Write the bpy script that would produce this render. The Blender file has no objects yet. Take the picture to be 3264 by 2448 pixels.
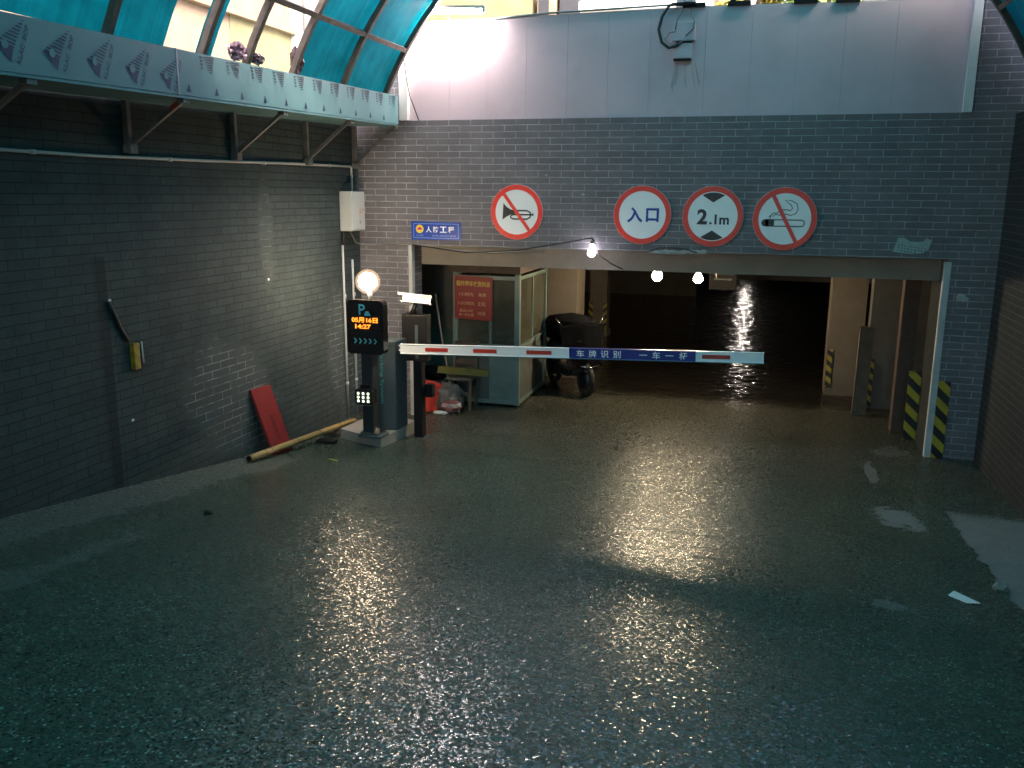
import bpy, bmesh, math, random
from mathutils import Vector, Matrix, noise as mnoise
R = math.radians
scene = bpy.context.scene
COL = scene.collection

# ------------------------------------------------------------------ camera, sky, sun, exposure
cam_d = bpy.data.cameras.new('camera'); cam = bpy.data.objects.new('camera', cam_d); COL.objects.link(cam)
cam_d.sensor_width = 36.0; cam_d.lens = 31.114; cam_d.clip_start = 0.05; cam_d.clip_end = 500
CAM = Vector((0, -10.41, 2.83))
yaw, pitch, roll = R(16.066), R(12.128), R(0.525)
fw = Vector((-math.sin(yaw)*math.cos(pitch), math.cos(yaw)*math.cos(pitch), -math.sin(pitch)))
rt = Vector((math.cos(yaw), math.sin(yaw), 0)); up = rt.cross(fw)
r2 = rt*math.cos(roll)+up*math.sin(roll); u2 = -rt*math.sin(roll)+up*math.cos(roll)
cam.matrix_world = Matrix(((r2.x, u2.x, -fw.x, CAM.x), (r2.y, u2.y, -fw.y, CAM.y), (r2.z, u2.z, -fw.z, CAM.z), (0, 0, 0, 1)))
scene.camera = cam

world = bpy.data.worlds.new('World'); scene.world = world; world.use_nodes = True
nt = world.node_tree
sky = nt.nodes.new('ShaderNodeTexSky'); sky.sky_type = 'NISHITA'; sky.sun_disc = False
SUN_EL, SUN_ROT = R(46), R(128)
sky.sun_elevation = SUN_EL; sky.sun_rotation = SUN_ROT; sky.air_density = 1.0; sky.dust_density = 4.0
nt.links.new(sky.outputs[0], nt.nodes['Background'].inputs[0])
nt.nodes['Background'].inputs[1].default_value = 0.15
sun_d = bpy.data.lights.new('sun', 'SUN'); sun_d.energy = 2.0; sun_d.angle = R(40); sun_d.color = (1, .94, .85)
sun = bpy.data.objects.new('sun', sun_d); COL.objects.link(sun)
sd = Vector((math.sin(SUN_ROT)*math.cos(SUN_EL), math.cos(SUN_ROT)*math.cos(SUN_EL), math.sin(SUN_EL)))
sun.rotation_euler = sd.to_track_quat('Z', 'Y').to_euler(); sun.location = (0, 0, 30)
scene.view_settings.view_transform = 'Standard'; scene.view_settings.look = 'None'
scene.view_settings.exposure = 2.8; scene.view_settings.gamma = 1.0
scene.render.engine = 'CYCLES'
scene.cycles.max_bounces = 8; scene.cycles.diffuse_bounces = 4; scene.cycles.glossy_bounces = 3
scene.cycles.transmission_bounces = 6; scene.cycles.transparent_max_bounces = 12
scene.cycles.use_denoising = True; scene.cycles.adaptive_threshold = .03
scene.cycles.sample_clamp_indirect = 6.0

# ------------------------------------------------------------------ materials
def lk(nt, a, b): nt.links.new(a, b)

def mat(name, col, rough=.6, metal=0., spec=.5, var=0., vscale=6., bump=0., bscale=60., emit=0., ecol=None, dirt=None, dscale=2.5, damt=.5):
    m = bpy.data.materials.new(name); m.use_nodes = True
    n = m.node_tree; p = n.nodes['Principled BSDF']
    p.inputs['Base Color'].default_value = (*col, 1); p.inputs['Roughness'].default_value = rough
    p.inputs['Metallic'].default_value = metal; p.inputs['Specular IOR Level'].default_value = spec
    if emit:
        p.inputs['Emission Color'].default_value = (*(ecol or col), 1); p.inputs['Emission Strength'].default_value = emit
    geo = n.nodes.new('ShaderNodeNewGeometry')
    last = None
    if var > 0 or dirt:
        rgb = n.nodes.new('ShaderNodeRGB'); rgb.outputs[0].default_value = (*col, 1); last = rgb.outputs[0]
    if var > 0:
        t = n.nodes.new('ShaderNodeTexNoise'); t.inputs['Scale'].default_value = vscale; t.inputs['Detail'].default_value = 6
        lk(n, geo.outputs['Position'], t.inputs['Vector'])
        mr = n.nodes.new('ShaderNodeMapRange'); mr.inputs['From Min'].default_value = .25; mr.inputs['From Max'].default_value = .75
        mr.inputs['To Min'].default_value = 1-var; mr.inputs['To Max'].default_value = 1+var
        lk(n, t.outputs['Fac'], mr.inputs['Value'])
        mx = n.nodes.new('ShaderNodeVectorMath'); mx.operation = 'SCALE'
        lk(n, last, mx.inputs[0]); lk(n, mr.outputs[0], mx.inputs['Scale']); last = mx.outputs[0]
    if dirt:
        t = n.nodes.new('ShaderNodeTexNoise'); t.inputs['Scale'].default_value = dscale; t.inputs['Detail'].default_value = 8; t.inputs['Roughness'].default_value = .65
        lk(n, geo.outputs['Position'], t.inputs['Vector'])
        mr = n.nodes.new('ShaderNodeMapRange'); mr.inputs['From Min'].default_value = .48; mr.inputs['From Max'].default_value = .72
        mr.inputs['To Max'].default_value = damt
        lk(n, t.outputs['Fac'], mr.inputs['Value'])
        mx = n.nodes.new('ShaderNodeMix'); mx.data_type = 'RGBA'
        lk(n, mr.outputs[0], mx.inputs['Factor']); lk(n, last, mx.inputs['A']); mx.inputs['B'].default_value = (*dirt, 1); last = mx.outputs['Result']
    if last is not None: lk(n, last, p.inputs['Base Color'])
    if bump > 0:
        t = n.nodes.new('ShaderNodeTexNoise'); t.inputs['Scale'].default_value = bscale; t.inputs['Detail'].default_value = 4
        lk(n, geo.outputs['Position'], t.inputs['Vector'])
        b = n.nodes.new('ShaderNodeBump'); b.inputs['Strength'].default_value = bump; b.inputs['Distance'].default_value = .01
        lk(n, t.outputs['Fac'], b.inputs['Height']); lk(n, b.outputs[0], p.inputs['Normal'])
    return m

class NG:
    """tiny helper for writing node maths"""
    def __init__(s, m): s.t = m.node_tree; s.n = s.t.nodes
    def L(s, a, b):
        if isinstance(a, (int, float)): b.default_value = a
        elif isinstance(a, tuple): b.default_value = a if len(a) == len(b.default_value) else (*a, 1)
        else: s.t.links.new(a, b)
    def m(s, op, a, b=0., c=0., clamp=False):
        x = s.n.new('ShaderNodeMath'); x.operation = op; x.use_clamp = clamp
        for i, v in enumerate((a, b, c)): s.L(v, x.inputs[i])
        return x.outputs[0]
    def rng(s, v, a, b, c=0., d=1., smooth=True):
        x = s.n.new('ShaderNodeMapRange'); x.interpolation_type = 'SMOOTHSTEP' if smooth else 'LINEAR'
        for i, q in enumerate((v, a, b, c, d)): s.L(q, x.inputs[i])
        return x.outputs[0]
    def noise(s, vec, sc, det=4., rough=.5):
        x = s.n.new('ShaderNodeTexNoise'); s.L(vec, x.inputs['Vector']); s.L(sc, x.inputs['Scale']); s.L(det, x.inputs['Detail']); s.L(rough, x.inputs['Roughness'])
        return x.outputs['Fac']
    def mix(s, f, a, b):
        x = s.n.new('ShaderNodeMix'); x.data_type = 'RGBA'; s.L(f, x.inputs['Factor']); s.L(a, x.inputs['A']); s.L(b, x.inputs['B'])
        return x.outputs['Result']
    def xyz(s, a, b, c):
        x = s.n.new('ShaderNodeCombineXYZ')
        for i, v in enumerate((a, b, c)): s.L(v, x.inputs[i])
        return x.outputs[0]
    def pos(s):
        g = s.n.new('ShaderNodeNewGeometry'); q = s.n.new('ShaderNodeSeparateXYZ'); s.t.links.new(g.outputs['Position'], q.inputs[0])
        return g.outputs['Position'], q.outputs[0], q.outputs[1], q.outputs[2]

def brick_mat(name, axis, brick, mortar, light_mortar, patches, strip=None, base_patches=0.):
    """axis: which world axis runs along the courses. Mortar is light where lime bloom stained the wall."""
    m = bpy.data.materials.new(name); m.use_nodes = True
    g = NG(m); P, X, Y, Z = g.pos(); bs = g.n['Principled BSDF']
    U = X if axis == 'X' else Y
    zz = g.m('ADD', Z, -3.624 + 75*.075)
    # slight waviness of courses
    wob = g.m('MULTIPLY', g.m('SUBTRACT', g.noise(P, 1.3, 2.), .5), .012)
    vec = g.xyz(g.m('ADD', U, 20.06), g.m('ADD', zz, wob), 0.)
    b = g.n.new('ShaderNodeTexBrick'); g.L(vec, b.inputs['Vector']); b.offset = .5; b.squash = 1
    g.L(1., b.inputs['Scale']); g.L(.28, b.inputs['Brick Width']); g.L(.075, b.inputs['Row Height']); g.L(.0045, b.inputs['Mortar Size']); g.L(.15, b.inputs['Mortar Smooth'])
    g.L((1., 1., 1., 1.), b.inputs['Color1']); g.L((.86, .86, .88, 1.), b.inputs['Color2']); g.L((1, 1, 1, 1), b.inputs['Mortar'])
    fac = b.outputs['Fac']
    n1 = g.noise(P, 3.0, 6., .6); n2 = g.noise(P, 45., 3.)
    shade = g.m('MULTIPLY', g.rng(n1, .25, .75, .78, 1.2, False), g.rng(n2, .2, .8, .85, 1.15, False))
    bc = g.n.new('ShaderNodeVectorMath'); bc.operation = 'MULTIPLY'; g.L(b.outputs['Color'], bc.inputs[0]); g.L(tuple(brick), bc.inputs[1])
    bc2 = g.n.new('ShaderNodeVectorMath'); bc2.operation = 'SCALE'; g.L(bc.outputs[0], bc2.inputs[0]); g.L(shade, bc2.inputs['Scale'])
    bcol = bc2.outputs[0]
    mask = base_patches
    nn = g.noise(P, 2.6, 5., .6); nf = g.noise(P, 9., 3., .6)
    jag = g.m('ADD', g.m('MULTIPLY', g.m('SUBTRACT', nn, .5), 1.1), g.m('MULTIPLY', g.m('SUBTRACT', nf, .5), .5))
    for (cu, cz, ru, rz, slant, amt) in patches:
        du = g.m('ADD', g.m('SUBTRACT', U, cu), g.m('MULTIPLY', g.m('SUBTRACT', Z, cz), slant))
        d = g.m('ADD', g.m('POWER', g.m('ABSOLUTE', g.m('DIVIDE', du, ru)), 2.), g.m('POWER', g.m('ABSOLUTE', g.m('DIVIDE', g.m('SUBTRACT', Z, cz), rz)), 2.))
        k = g.m('MULTIPLY', g.rng(g.m('ADD', d, jag), .35, 1.15, 1., 0.), amt)
        mask = g.m('MAXIMUM', mask, k)
    nm = g.rng(g.noise(P, 7., 3.), .35, .62, .3, 1.)     # bloom fades in and out along the joints
    mk = g.m('MULTIPLY', mask, nm, clamp=True)
    mcol = g.mix(mk, tuple(mortar)+(1,), tuple(light_mortar)+(1,))
    film = g.m('MULTIPLY', mask, .10, clamp=True)
    bcol = g.mix(film, bcol, tuple(light_mortar)+(1,))
    col = g.mix(fac, bcol, mcol)
    if strip:                                            # darker upright band of the left wall
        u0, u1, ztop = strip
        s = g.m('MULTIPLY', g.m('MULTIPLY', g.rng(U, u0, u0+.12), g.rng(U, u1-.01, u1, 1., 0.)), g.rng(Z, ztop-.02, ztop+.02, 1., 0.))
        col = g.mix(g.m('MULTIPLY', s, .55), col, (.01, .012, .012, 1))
    g.L(col, bs.inputs['Base Color'])
    g.L(.85, bs.inputs['Roughness']); g.L(.2, bs.inputs['Specular IOR Level'])
    bp = g.n.new('ShaderNodeBump'); g.L(.6, bp.inputs['Strength']); g.L(.006, bp.inputs['Distance'])
    g.L(g.m('ADD', g.m('MULTIPLY', fac, -1.), g.m('MULTIPLY', n2, .4)), bp.inputs['Height']); g.L(bp.outputs[0], bs.inputs['Normal'])
    return m

def floor_mat():
    m = bpy.data.materials.new('wet_aggregate_concrete'); m.use_nodes = True
    g = NG(m); P, X, Y, Z = g.pos(); bs = g.n['Principled BSDF']
    n_big = g.noise(P, .9, 5., .6); n_mid = g.noise(P, 4., 5., .6); n_fine = g.noise(P, 120., 3.)
    jag = g.m('ADD', g.m('MULTIPLY', g.m('SUBTRACT', n_mid, .5), .5), g.m('MULTIPLY', g.m('SUBTRACT', g.noise(P, 14., 3.), .5), .16))
    # dry strips along both walls and two dry scraps on the right
    dl = g.m('MULTIPLY', g.rng(g.m('ADD', X, g.m('MULTIPLY', jag, .8)), -4.62, -4.3, 1., 0.), g.rng(g.m('ADD', Y, jag), -3.4, -1.9, .34, 0.))
    dl2 = g.m('MULTIPLY', g.m('MULTIPLY', g.rng(g.m('ADD', X, jag), -4.15, -4.0), g.rng(g.m('ADD', X, jag), -3.95, -3.8, 1., 0.)), g.rng(Y, -6.2, -5.2, .25, 0.))
    edge = g.m('SUBTRACT', g.m('ADD', X, g.m('MULTIPLY', jag, .35)), g.m('ADD', 1.6, g.m('MULTIPLY', g.m('ADD', Y, 3.4), .03)))
    dr = g.m('MULTIPLY', g.rng(edge, -.01, .02), g.rng(g.m('ADD', Y, g.m('MULTIPLY', jag, .6)), -2.45, -2.05, 1., 0.))
    def blob(cx, cy, rx, ry, sl, k=1.):
        dy = g.m('SUBTRACT', Y, cy); dx = g.m('ADD', g.m('SUBTRACT', X, cx), g.m('MULTIPLY', dy, sl))
        d = g.m('ADD', g.m('POWER', g.m('ABSOLUTE', g.m('DIVIDE', dx, rx)), 2.), g.m('POWER', g.m('ABSOLUTE', g.m('DIVIDE', dy, ry)), 2.))
        return g.m('MULTIPLY', g.rng(g.m('ADD', d, g.m('MULTIPLY', g.m('ADD', jag, g.m('MULTIPLY', g.m('SUBTRACT', g.noise(P, 7., 2.), .5), .5)), 4.5)), .5, .95, 1., 0.), k)
    dry = g.m('MAXIMUM', g.m('MAXIMUM', dl, dl2), dr)
    for a in ((1.2, -2.62, .2, .42, .1), (1.16, -.9, .06, .55, -.02, .7), (.8, -5.2, .1, .1, .0, .5), (1.45, .1, .25, .25, .0, .3)):
        dry = g.m('MAXIMUM', dry, blob(*a))
    dry = g.m('MULTIPLY', dry, 1., clamp=True)
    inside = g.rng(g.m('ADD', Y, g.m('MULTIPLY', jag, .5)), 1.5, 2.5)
    # aggregate stones, each with its own tint
    v = g.n.new('ShaderNodeTexVoronoi'); v.feature = 'F1'; g.L(P, v.inputs['Vector']); g.L(85., v.inputs['Scale']); g.L(1., v.inputs['Randomness'])
    sep = g.n.new('ShaderNodeSeparateColor'); g.L(v.outputs['Color'], sep.inputs[0])
    v2 = g.n.new('ShaderNodeTexVoronoi'); v2.feature = 'F1'; g.L(P, v2.inputs['Vector']); g.L(58., v2.inputs['Scale'])
    sep2 = g.n.new('ShaderNodeSeparateColor'); g.L(v2.outputs['Color'], sep2.inputs[0])
    stone = g.m('MULTIPLY', g.rng(sep2.outputs[0], .62, .9), g.rng(sep2.outputs[1], .1, .9, .5, 1.))
    core = g.rng(g.m('ADD', v2.outputs['Distance'], g.m('MULTIPLY', sep2.outputs[2], .12)), .26, .5, 1., 0.)
    wear = g.rng(g.noise(P, 1.1, 3.), .4, .62)
    fleck = g.m('MULTIPLY', g.m('MULTIPLY', stone, core), g.m('ADD', .25, g.m('MULTIPLY', wear, .75)))
    wet = g.mix(n_big, (.028, .040, .028, 1), (.056, .075, .052, 1))
    brown = g.rng(g.m('ADD', Y, g.m('MULTIPLY', jag, 2.)), -2.6, .2)
    wet = g.mix(g.m('MULTIPLY', brown, .7), wet, (.040, .033, .024, 1))
    grain = g.n.new('ShaderNodeVectorMath'); grain.operation = 'SCALE'; g.L(wet, grain.inputs[0]); g.L(g.m('ADD', .5, g.m('MULTIPLY', sep.outputs[0], 1.1)), grain.inputs['Scale']); wet = grain.outputs[0]
    wet = g.mix(g.m('MULTIPLY', fleck, .9), wet, (.42, .46, .40, 1))
    dcol = g.mix(n_mid, (.10, .105, .097, 1), (.20, .205, .192, 1))
    col = g.mix(dry, wet, dcol)
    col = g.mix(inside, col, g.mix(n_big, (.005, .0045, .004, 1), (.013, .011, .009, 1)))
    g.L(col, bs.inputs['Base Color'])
    rw = g.m('ADD', g.rng(n_big, .35, .65, .09, .17), g.m('ADD', g.m('MULTIPLY', n_fine, .06), g.m('MULTIPLY', g.rng(sep.outputs[2], .38, .56), .34)))
    rr = g.m('ADD', g.m('MULTIPLY', g.m('SUBTRACT', 1., dry), rw), g.m('MULTIPLY', dry, .75))
    rr = g.m('ADD', g.m('MULTIPLY', g.m('SUBTRACT', 1., inside), rr), g.m('MULTIPLY', inside, g.rng(n_mid, .4, .6, .05, .16)))
    g.L(rr, bs.inputs['Roughness']); g.L(g.rng(sep.outputs[2], .38, .56, .55, .12), bs.inputs['Specular IOR Level'])
    # relief: stones, fine grain, anti-skid grooves; ripples on the flooded floor inside
    w = g.m('ADD', g.m('MULTIPLY', Y, 1.), g.m('ADD', g.m('MULTIPLY', X, .06), g.m('MULTIPLY', jag, .07)))
    gr = g.m('ABSOLUTE', g.m('SUBTRACT', g.m('FRACT', g.m('DIVIDE', w, .62)), .5))
    groove = g.m('MULTIPLY', g.rng(gr, .0, .035, 1., 0.), g.m('MULTIPLY', g.rng(Y, -6.2, -5.4), g.rng(Y, -2.4, -1.6, 1., 0.)))
    groove = g.m('MULTIPLY', groove, g.m('MULTIPLY', g.rng(g.m('ADD', X, jag), -1.7, -1.0), g.rng(g.m('ADD', X, jag), .9, 1.4, 1., 0.)))
    tilt = g.m('MULTIPLY', sep.outputs[1], .5)
    h1 = g.m('ADD', g.m('SUBTRACT', tilt, v.outputs['Distance']), g.m('MULTIPLY', n_fine, .5))
    h1 = g.m('SUBTRACT', h1, g.m('MULTIPLY', g.m('MULTIPLY', groove, g.rng(n_mid, .38, .6)), 10.))
    h1 = g.m('ADD', h1, g.m('MULTIPLY', g.noise(P, 22., 3.), .3))
    b1 = g.n.new('ShaderNodeBump'); g.L(g.m('MULTIPLY', g.m('SUBTRACT', 1., inside), .35), b1.inputs['Strength']); g.L(.0018, b1.inputs['Distance']); g.L(h1, b1.inputs['Height'])
    rip = g.noise(g.xyz(g.m('MULTIPLY', X, 1.), g.m('MULTIPLY', Y, 1.), 0.), 5., 2.5, .5)
    b2 = g.n.new('ShaderNodeBump'); g.L(inside, b2.inputs['Strength']); g.L(.024, b2.inputs['Distance']); g.L(rip, b2.inputs['Height']); g.L(b1.outputs[0], b2.inputs['Normal'])
    fct = g.n.new('ShaderNodeVectorMath'); fct.operation = 'SUBTRACT'; g.L(v.outputs['Color'], fct.inputs[0]); fct.inputs[1].default_value = (.5, .5, .5)
    fc2 = g.n.new('ShaderNodeVectorMath'); fc2.operation = 'MULTIPLY'; g.L(fct.outputs[0], fc2.inputs[0]); fc2.inputs[1].default_value = (1, 1, 0)
    fab = g.n.new('ShaderNodeVectorMath'); fab.operation = 'ABSOLUTE'; g.L(fc2.outputs[0], fab.inputs[0])
    fsq = g.n.new('ShaderNodeVectorMath'); fsq.operation = 'MULTIPLY'; g.L(fc2.outputs[0], fsq.inputs[0]); g.L(fab.outputs[0], fsq.inputs[1]); fc2 = fsq
    fc3 = g.n.new('ShaderNodeVectorMath'); fc3.operation = 'SCALE'; g.L(fc2.outputs[0], fc3.inputs[0])
    g.L(g.m('MULTIPLY', g.m('SUBTRACT', 1., inside), g.m('MULTIPLY', g.m('SUBTRACT', 1.1, dry), .52)), fc3.inputs['Scale'])
    ad = g.n.new('ShaderNodeVectorMath'); ad.operation = 'ADD'; g.L(b2.outputs[0], ad.inputs[0]); g.L(fc3.outputs[0], ad.inputs[1])
    nz = g.n.new('ShaderNodeVectorMath'); nz.operation = 'NORMALIZE'; g.L(ad.outputs[0], nz.inputs[0])
    g.L(nz.outputs[0], bs.inputs['Normal'])
    return m

def canopy_mat():
    m = bpy.data.materials.new('blue_polycarbonate'); m.use_nodes = True
    g = NG(m); out = g.n['Material Output']; g.n.remove(g.n['Principled BSDF'])
    P, X, Y, Z = g.pos()
    n1 = g.noise(P, 2.2, 6., .65); n2 = g.noise(g.xyz(g.m('MULTIPLY', X, .6), g.m('MULTIPLY', Y, 22.), g.m('MULTIPLY', Z, .6)), 1., 3.)
    d = g.m('MULTIPLY', g.rng(n1, .3, .7, .5, 1.1, False), g.rng(n2, .3, .7, .75, 1.1, False))
    sc = g.n.new('ShaderNodeVectorMath'); sc.operation = 'SCALE'; g.L((.002, .170, .222), sc.inputs[0]); g.L(d, sc.inputs['Scale'])
    tr = g.n.new('ShaderNodeBsdfTranslucent'); g.L(sc.outputs[0], tr.inputs['Color'])
    df = g.n.new('ShaderNodeBsdfPrincipled'); g.L((.01, .09, .11, 1), df.inputs['Base Color']); g.L(.35, df.inputs['Roughness'])
    mx = g.n.new('ShaderNodeMixShader'); g.L(.2, mx.inputs[0]); g.L(tr.outputs[0], mx.inputs[1]); g.L(df.outputs[0], mx.inputs[2])
    g.L(mx.outputs[0], out.inputs['Surface'])
    return m

def glass_mat(name, tint, trans=.7):
    m = bpy.data.materials.new(name); m.use_nodes = True
    g = NG(m); out = g.n['Material Output']; p = g.n['Principled BSDF']
    g.L((*tint, 1), p.inputs['Base Color']); g.L(.12, p.inputs['Roughness'])
    P, X, Y, Z = g.pos()
    t = g.n.new('ShaderNodeBsdfTransparent'); g.L((.85, .9, .85, 1), t.inputs['Color'])
    mx = g.n.new('ShaderNodeMixShader'); g.L(g.rng(g.noise(P, 3., 5.), .35, .7, trans, trans-.3), mx.inputs[0]); g.L(p.outputs[0], mx.inputs[1]); g.L(t.outputs[0], mx.inputs[2])
    g.L(mx.outputs[0], out.inputs['Surface'])
    return m

def stripe_mat(name, c1, c2, slope, period, axis='X', shift=0., dirt=True):
    m = bpy.data.materials.new(name); m.use_nodes = True
    g = NG(m); P, X, Y, Z = g.pos(); p = g.n['Principled BSDF']
    U = X if axis == 'X' else Y
    f = g.m('FRACT', g.m('ADD', g.m('DIVIDE', g.m('ADD', Z, g.m('MULTIPLY', U, slope)), period), shift+10.))
    col = g.mix(g.rng(f, .49, .51), (*c1, 1), (*c2, 1))
    col = g.mix(g.rng(g.noise(P, 9., 6., .65), .5, .75, 0., .6 if dirt else 0.), col, (.03, .03, .025, 1))
    g.L(col, p.inputs['Base Color']); g.L(.5, p.inputs['Roughness'])
    return m

M = {}
M['floor'] = floor_mat()
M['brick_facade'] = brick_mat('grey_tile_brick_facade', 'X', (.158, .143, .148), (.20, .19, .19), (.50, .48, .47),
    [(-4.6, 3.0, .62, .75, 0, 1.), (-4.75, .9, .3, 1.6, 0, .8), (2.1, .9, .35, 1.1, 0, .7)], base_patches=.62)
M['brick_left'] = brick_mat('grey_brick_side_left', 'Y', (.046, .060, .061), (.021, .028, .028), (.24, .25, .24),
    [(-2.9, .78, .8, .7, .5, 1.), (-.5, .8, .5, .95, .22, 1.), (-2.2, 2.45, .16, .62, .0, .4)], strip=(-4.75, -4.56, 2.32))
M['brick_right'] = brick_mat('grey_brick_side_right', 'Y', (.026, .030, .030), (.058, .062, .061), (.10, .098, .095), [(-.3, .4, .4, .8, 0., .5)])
M['brick_white'] = brick_mat('white_tile_brick', 'X', (.74, .72, .7), (.5, .48, .46), (.5, .48, .46), [])
M['canopy'] = canopy_mat()
M['rib'] = mat('weathered_steel_rib', (.10, .078, .065), .6, .2, var=.35, vscale=12, dirt=(.06, .04, .03), bump=.2)
M['film'] = mat('pale_protective_film', (.12, .235, .245), .38, 0, .5, var=.06, vscale=3, bump=.12, bscale=9)
M['film_blue'] = mat('film_print_blue', (.003, .02, .075), .4)
M['film_grey'] = mat('film_print_grey', (.025, .05, .065), .4)
M['joint'] = mat('film_joint', (.34, .33, .33), .3, .6, var=.3)
M['bracket'] = mat('galvanised_bracket', (.17, .162, .155), .5, .3, var=.3, vscale=15, dirt=(.12, .06, .04))
M['red_end'] = mat('red_primer', (.5, .06, .03), .6)
M['fence'] = mat('grey_painted_panel', (.53, .425, .455), .5, 0, .4, var=.06, vscale=2.2, dirt=(.34, .30, .31), dscale=1.6, damt=.35)
M['fence_dark'] = mat('dark_gap_line', (.24, .21, .22), .8)
M['stain'] = mat('rust_runs', (.37, .33, .32), .7, var=.2)
M['white'] = mat('white_painted_trim', (.72, .71, .68), .5, var=.08, dirt=(.4, .38, .34), damt=.4)
M['bead'] = mat('pale_plaster_bead', (.5, .51, .49), .6, var=.12, dirt=(.2, .2, .18))
M['concrete'] = mat('bare_concrete', (.13, .12, .105), .8, var=.15, vscale=3, dirt=(.10, .09, .08), bump=.3, bscale=40)
M['beam'] = mat('pale_concrete_beam', (.30, .275, .235), .8, var=.12, vscale=3, dirt=(.2, .18, .15), bump=.2, bscale=40)
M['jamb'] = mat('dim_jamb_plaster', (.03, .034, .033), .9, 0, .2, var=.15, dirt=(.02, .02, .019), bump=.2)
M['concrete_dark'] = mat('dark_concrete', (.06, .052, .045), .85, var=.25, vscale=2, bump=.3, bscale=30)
M['beige'] = mat('beige_plaster', (.115, .098, .078), .8, var=.12, vscale=4, dirt=(.08, .06, .045), bump=.15)
M['grey_plaster'] = mat('grey_plaster', (.10, .10, .092), .8, var=.15, dirt=(.05, .05, .045), bump=.2)
M['brown'] = mat('rust_brown_board', (.07, .042, .03), .7, var=.25, vscale=8)
M['teal_wall'] = mat('turquoise_wainscot', (.05, .12, .11), .7, var=.35, vscale=3, dirt=(.06, .07, .06))
M['mint'] = mat('mint_aluminium', (.13, .19, .172), .45, .1, var=.1, dirt=(.05, .065, .06))
M['mint_dull'] = mat('dull_grey_panel', (.075, .085, .075), .6, var=.2, dirt=(.04, .04, .035))
M['glass'] = glass_mat('booth_glass', (.10, .10, .075), .55)
M['black'] = mat('black_plastic', (.008, .008, .0085), .55, 0, .2)
M['black_gloss'] = mat('black_acrylic', (.014, .012, .012), .16)
M['charcoal'] = mat('charcoal_powder_coat', (.055, .072, .078), .5, .1, var=.08, bump=.15, bscale=200)
M['post'] = mat('dark_post', (.022, .03, .034), .45, .2)
M['cyan'] = mat('cyan_print', (.08, .42, .46), .5)
M['arm'] = mat('white_arm_coating', (.86, .89, .87), .35, .1, var=.04)
M['arm_dark'] = mat('arm_rubber_edge', (.10, .2, .19), .6)
M['redref'] = mat('red_reflector', (.5, .035, .02), .4)
M['blueband'] = mat('blue_band', (.008, .025, .21), .4)
M['signwhite'] = mat('sign_white', (.90, .90, .87), .4, var=.03)
M['signred'] = mat('sign_red', (.88, .055, .035), .4, var=.06)
M['signblue'] = mat('sign_blue_letters', (.012, .05, .32), .45)
M['signblack'] = mat('sign_black', (.028, .026, .024), .45)
M['plateblue'] = mat('enamel_blue', (.01, .06, .38), .35, var=.05)
M['plateline'] = mat('enamel_pale_blue', (.25, .38, .75), .35)
M['plateyellow'] = mat('enamel_yellow', (.85, .62, .06), .4)
M['poster'] = mat('red_poster', (.24, .017, .011), .5, var=.08)
M['posterink'] = mat('poster_pale_ink', (.55, .30, .17), .55)
M['postergold'] = mat('poster_gold_ink', (.55, .38, .06), .55)
M['posterline'] = mat('poster_line', (.3, .05, .04), .55)
M['pvc'] = mat('white_pvc_pipe', (.42, .42, .40), .4, var=.08, dirt=(.3, .3, .27), damt=.3)
M['box'] = mat('pale_steel_box', (.42, .44, .42), .4, var=.05, dirt=(.35, .35, .3), damt=.25)
M['ink'] = mat('grey_ink', (.25, .25, .2), .6)
M['orange'] = mat('orange_ink', (.6, .35, .2), .6)
M['cable'] = mat('black_cable', (.012, .012, .012), .5)
M['cable_grey'] = mat('grey_wire', (.16, .14, .12), .5)
M['metal'] = mat('bright_chrome', (.6, .6, .6), .15, 1.)
M['cloth_dark'] = mat('dark_quilt', (.005, .0055, .007), .95, 0, .08, var=.3, vscale=10, bump=.4, bscale=20)
M['rubber'] = mat('tyre_rubber', (.012, .012, .012), .8)
M['scooter'] = mat('dark_fairing', (.008, .009, .011), .4)
M['wood'] = mat('grey_old_wood', (.10, .083, .06), .75, var=.3, vscale=14)
M['wood_dark'] = mat('dark_old_wood', (.07, .05, .035), .75, var=.3, vscale=14)
M['olive'] = mat('olive_plank', (.12, .11, .014), .6, var=.3, vscale=10, dirt=(.1, .1, .05))
M['redplank'] = mat('faded_red_plank', (.24, .018, .017), .55, var=.12, vscale=8, dirt=(.12, .018, .018))
M['redink'] = mat('dark_red_lettering', (.11, .012, .012), .6)
M['bamboo'] = mat('yellow_bamboo', (.30, .20, .07), .45, var=.18, vscale=7, dirt=(.12, .08, .03), dscale=5)
M['bamboo_node'] = mat('bamboo_node', (.16, .11, .04), .6)
M['redsheet'] = mat('red_plastic_sheet', (.85, .07, .045), .35, var=.15, vscale=7, dirt=(.45, .18, .15), damt=.6, dscale=6, bump=.3, bscale=15)
M['sack'] = mat('grey_tarpaulin', (.10, .095, .088), .7, var=.25, vscale=7, bump=.4, bscale=14)
M['white_bag'] = mat('white_plastic_bag', (.7, .7, .66), .4, var=.1)
M['striped_bag'] = stripe_mat('pink_striped_bag', (.36, .31, .29), (.22, .07, .07), .0, .09, 'Y', dirt=False)
M['foil_pink'] = mat('crumpled_pink_film', (.22, .11, .14), .22, .35, var=.5, vscale=9)
M['foil_dark'] = mat('crumpled_dark_film', (.07, .04, .05), .22, .3, var=.6, vscale=14)
M['hazard'] = stripe_mat('hazard_yellow_black', (.44, .31, .016), (.012, .012, .012), .95, .215, 'X')
M['hazard_far'] = stripe_mat('hazard_small', (.26, .21, .03), (.012, .012, .012), .8, .155, 'X')
M['hazard_far_m'] = stripe_mat('hazard_small_mirrored', (.26, .21, .03), (.012, .012, .012), -.8, .155, 'X')
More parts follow.
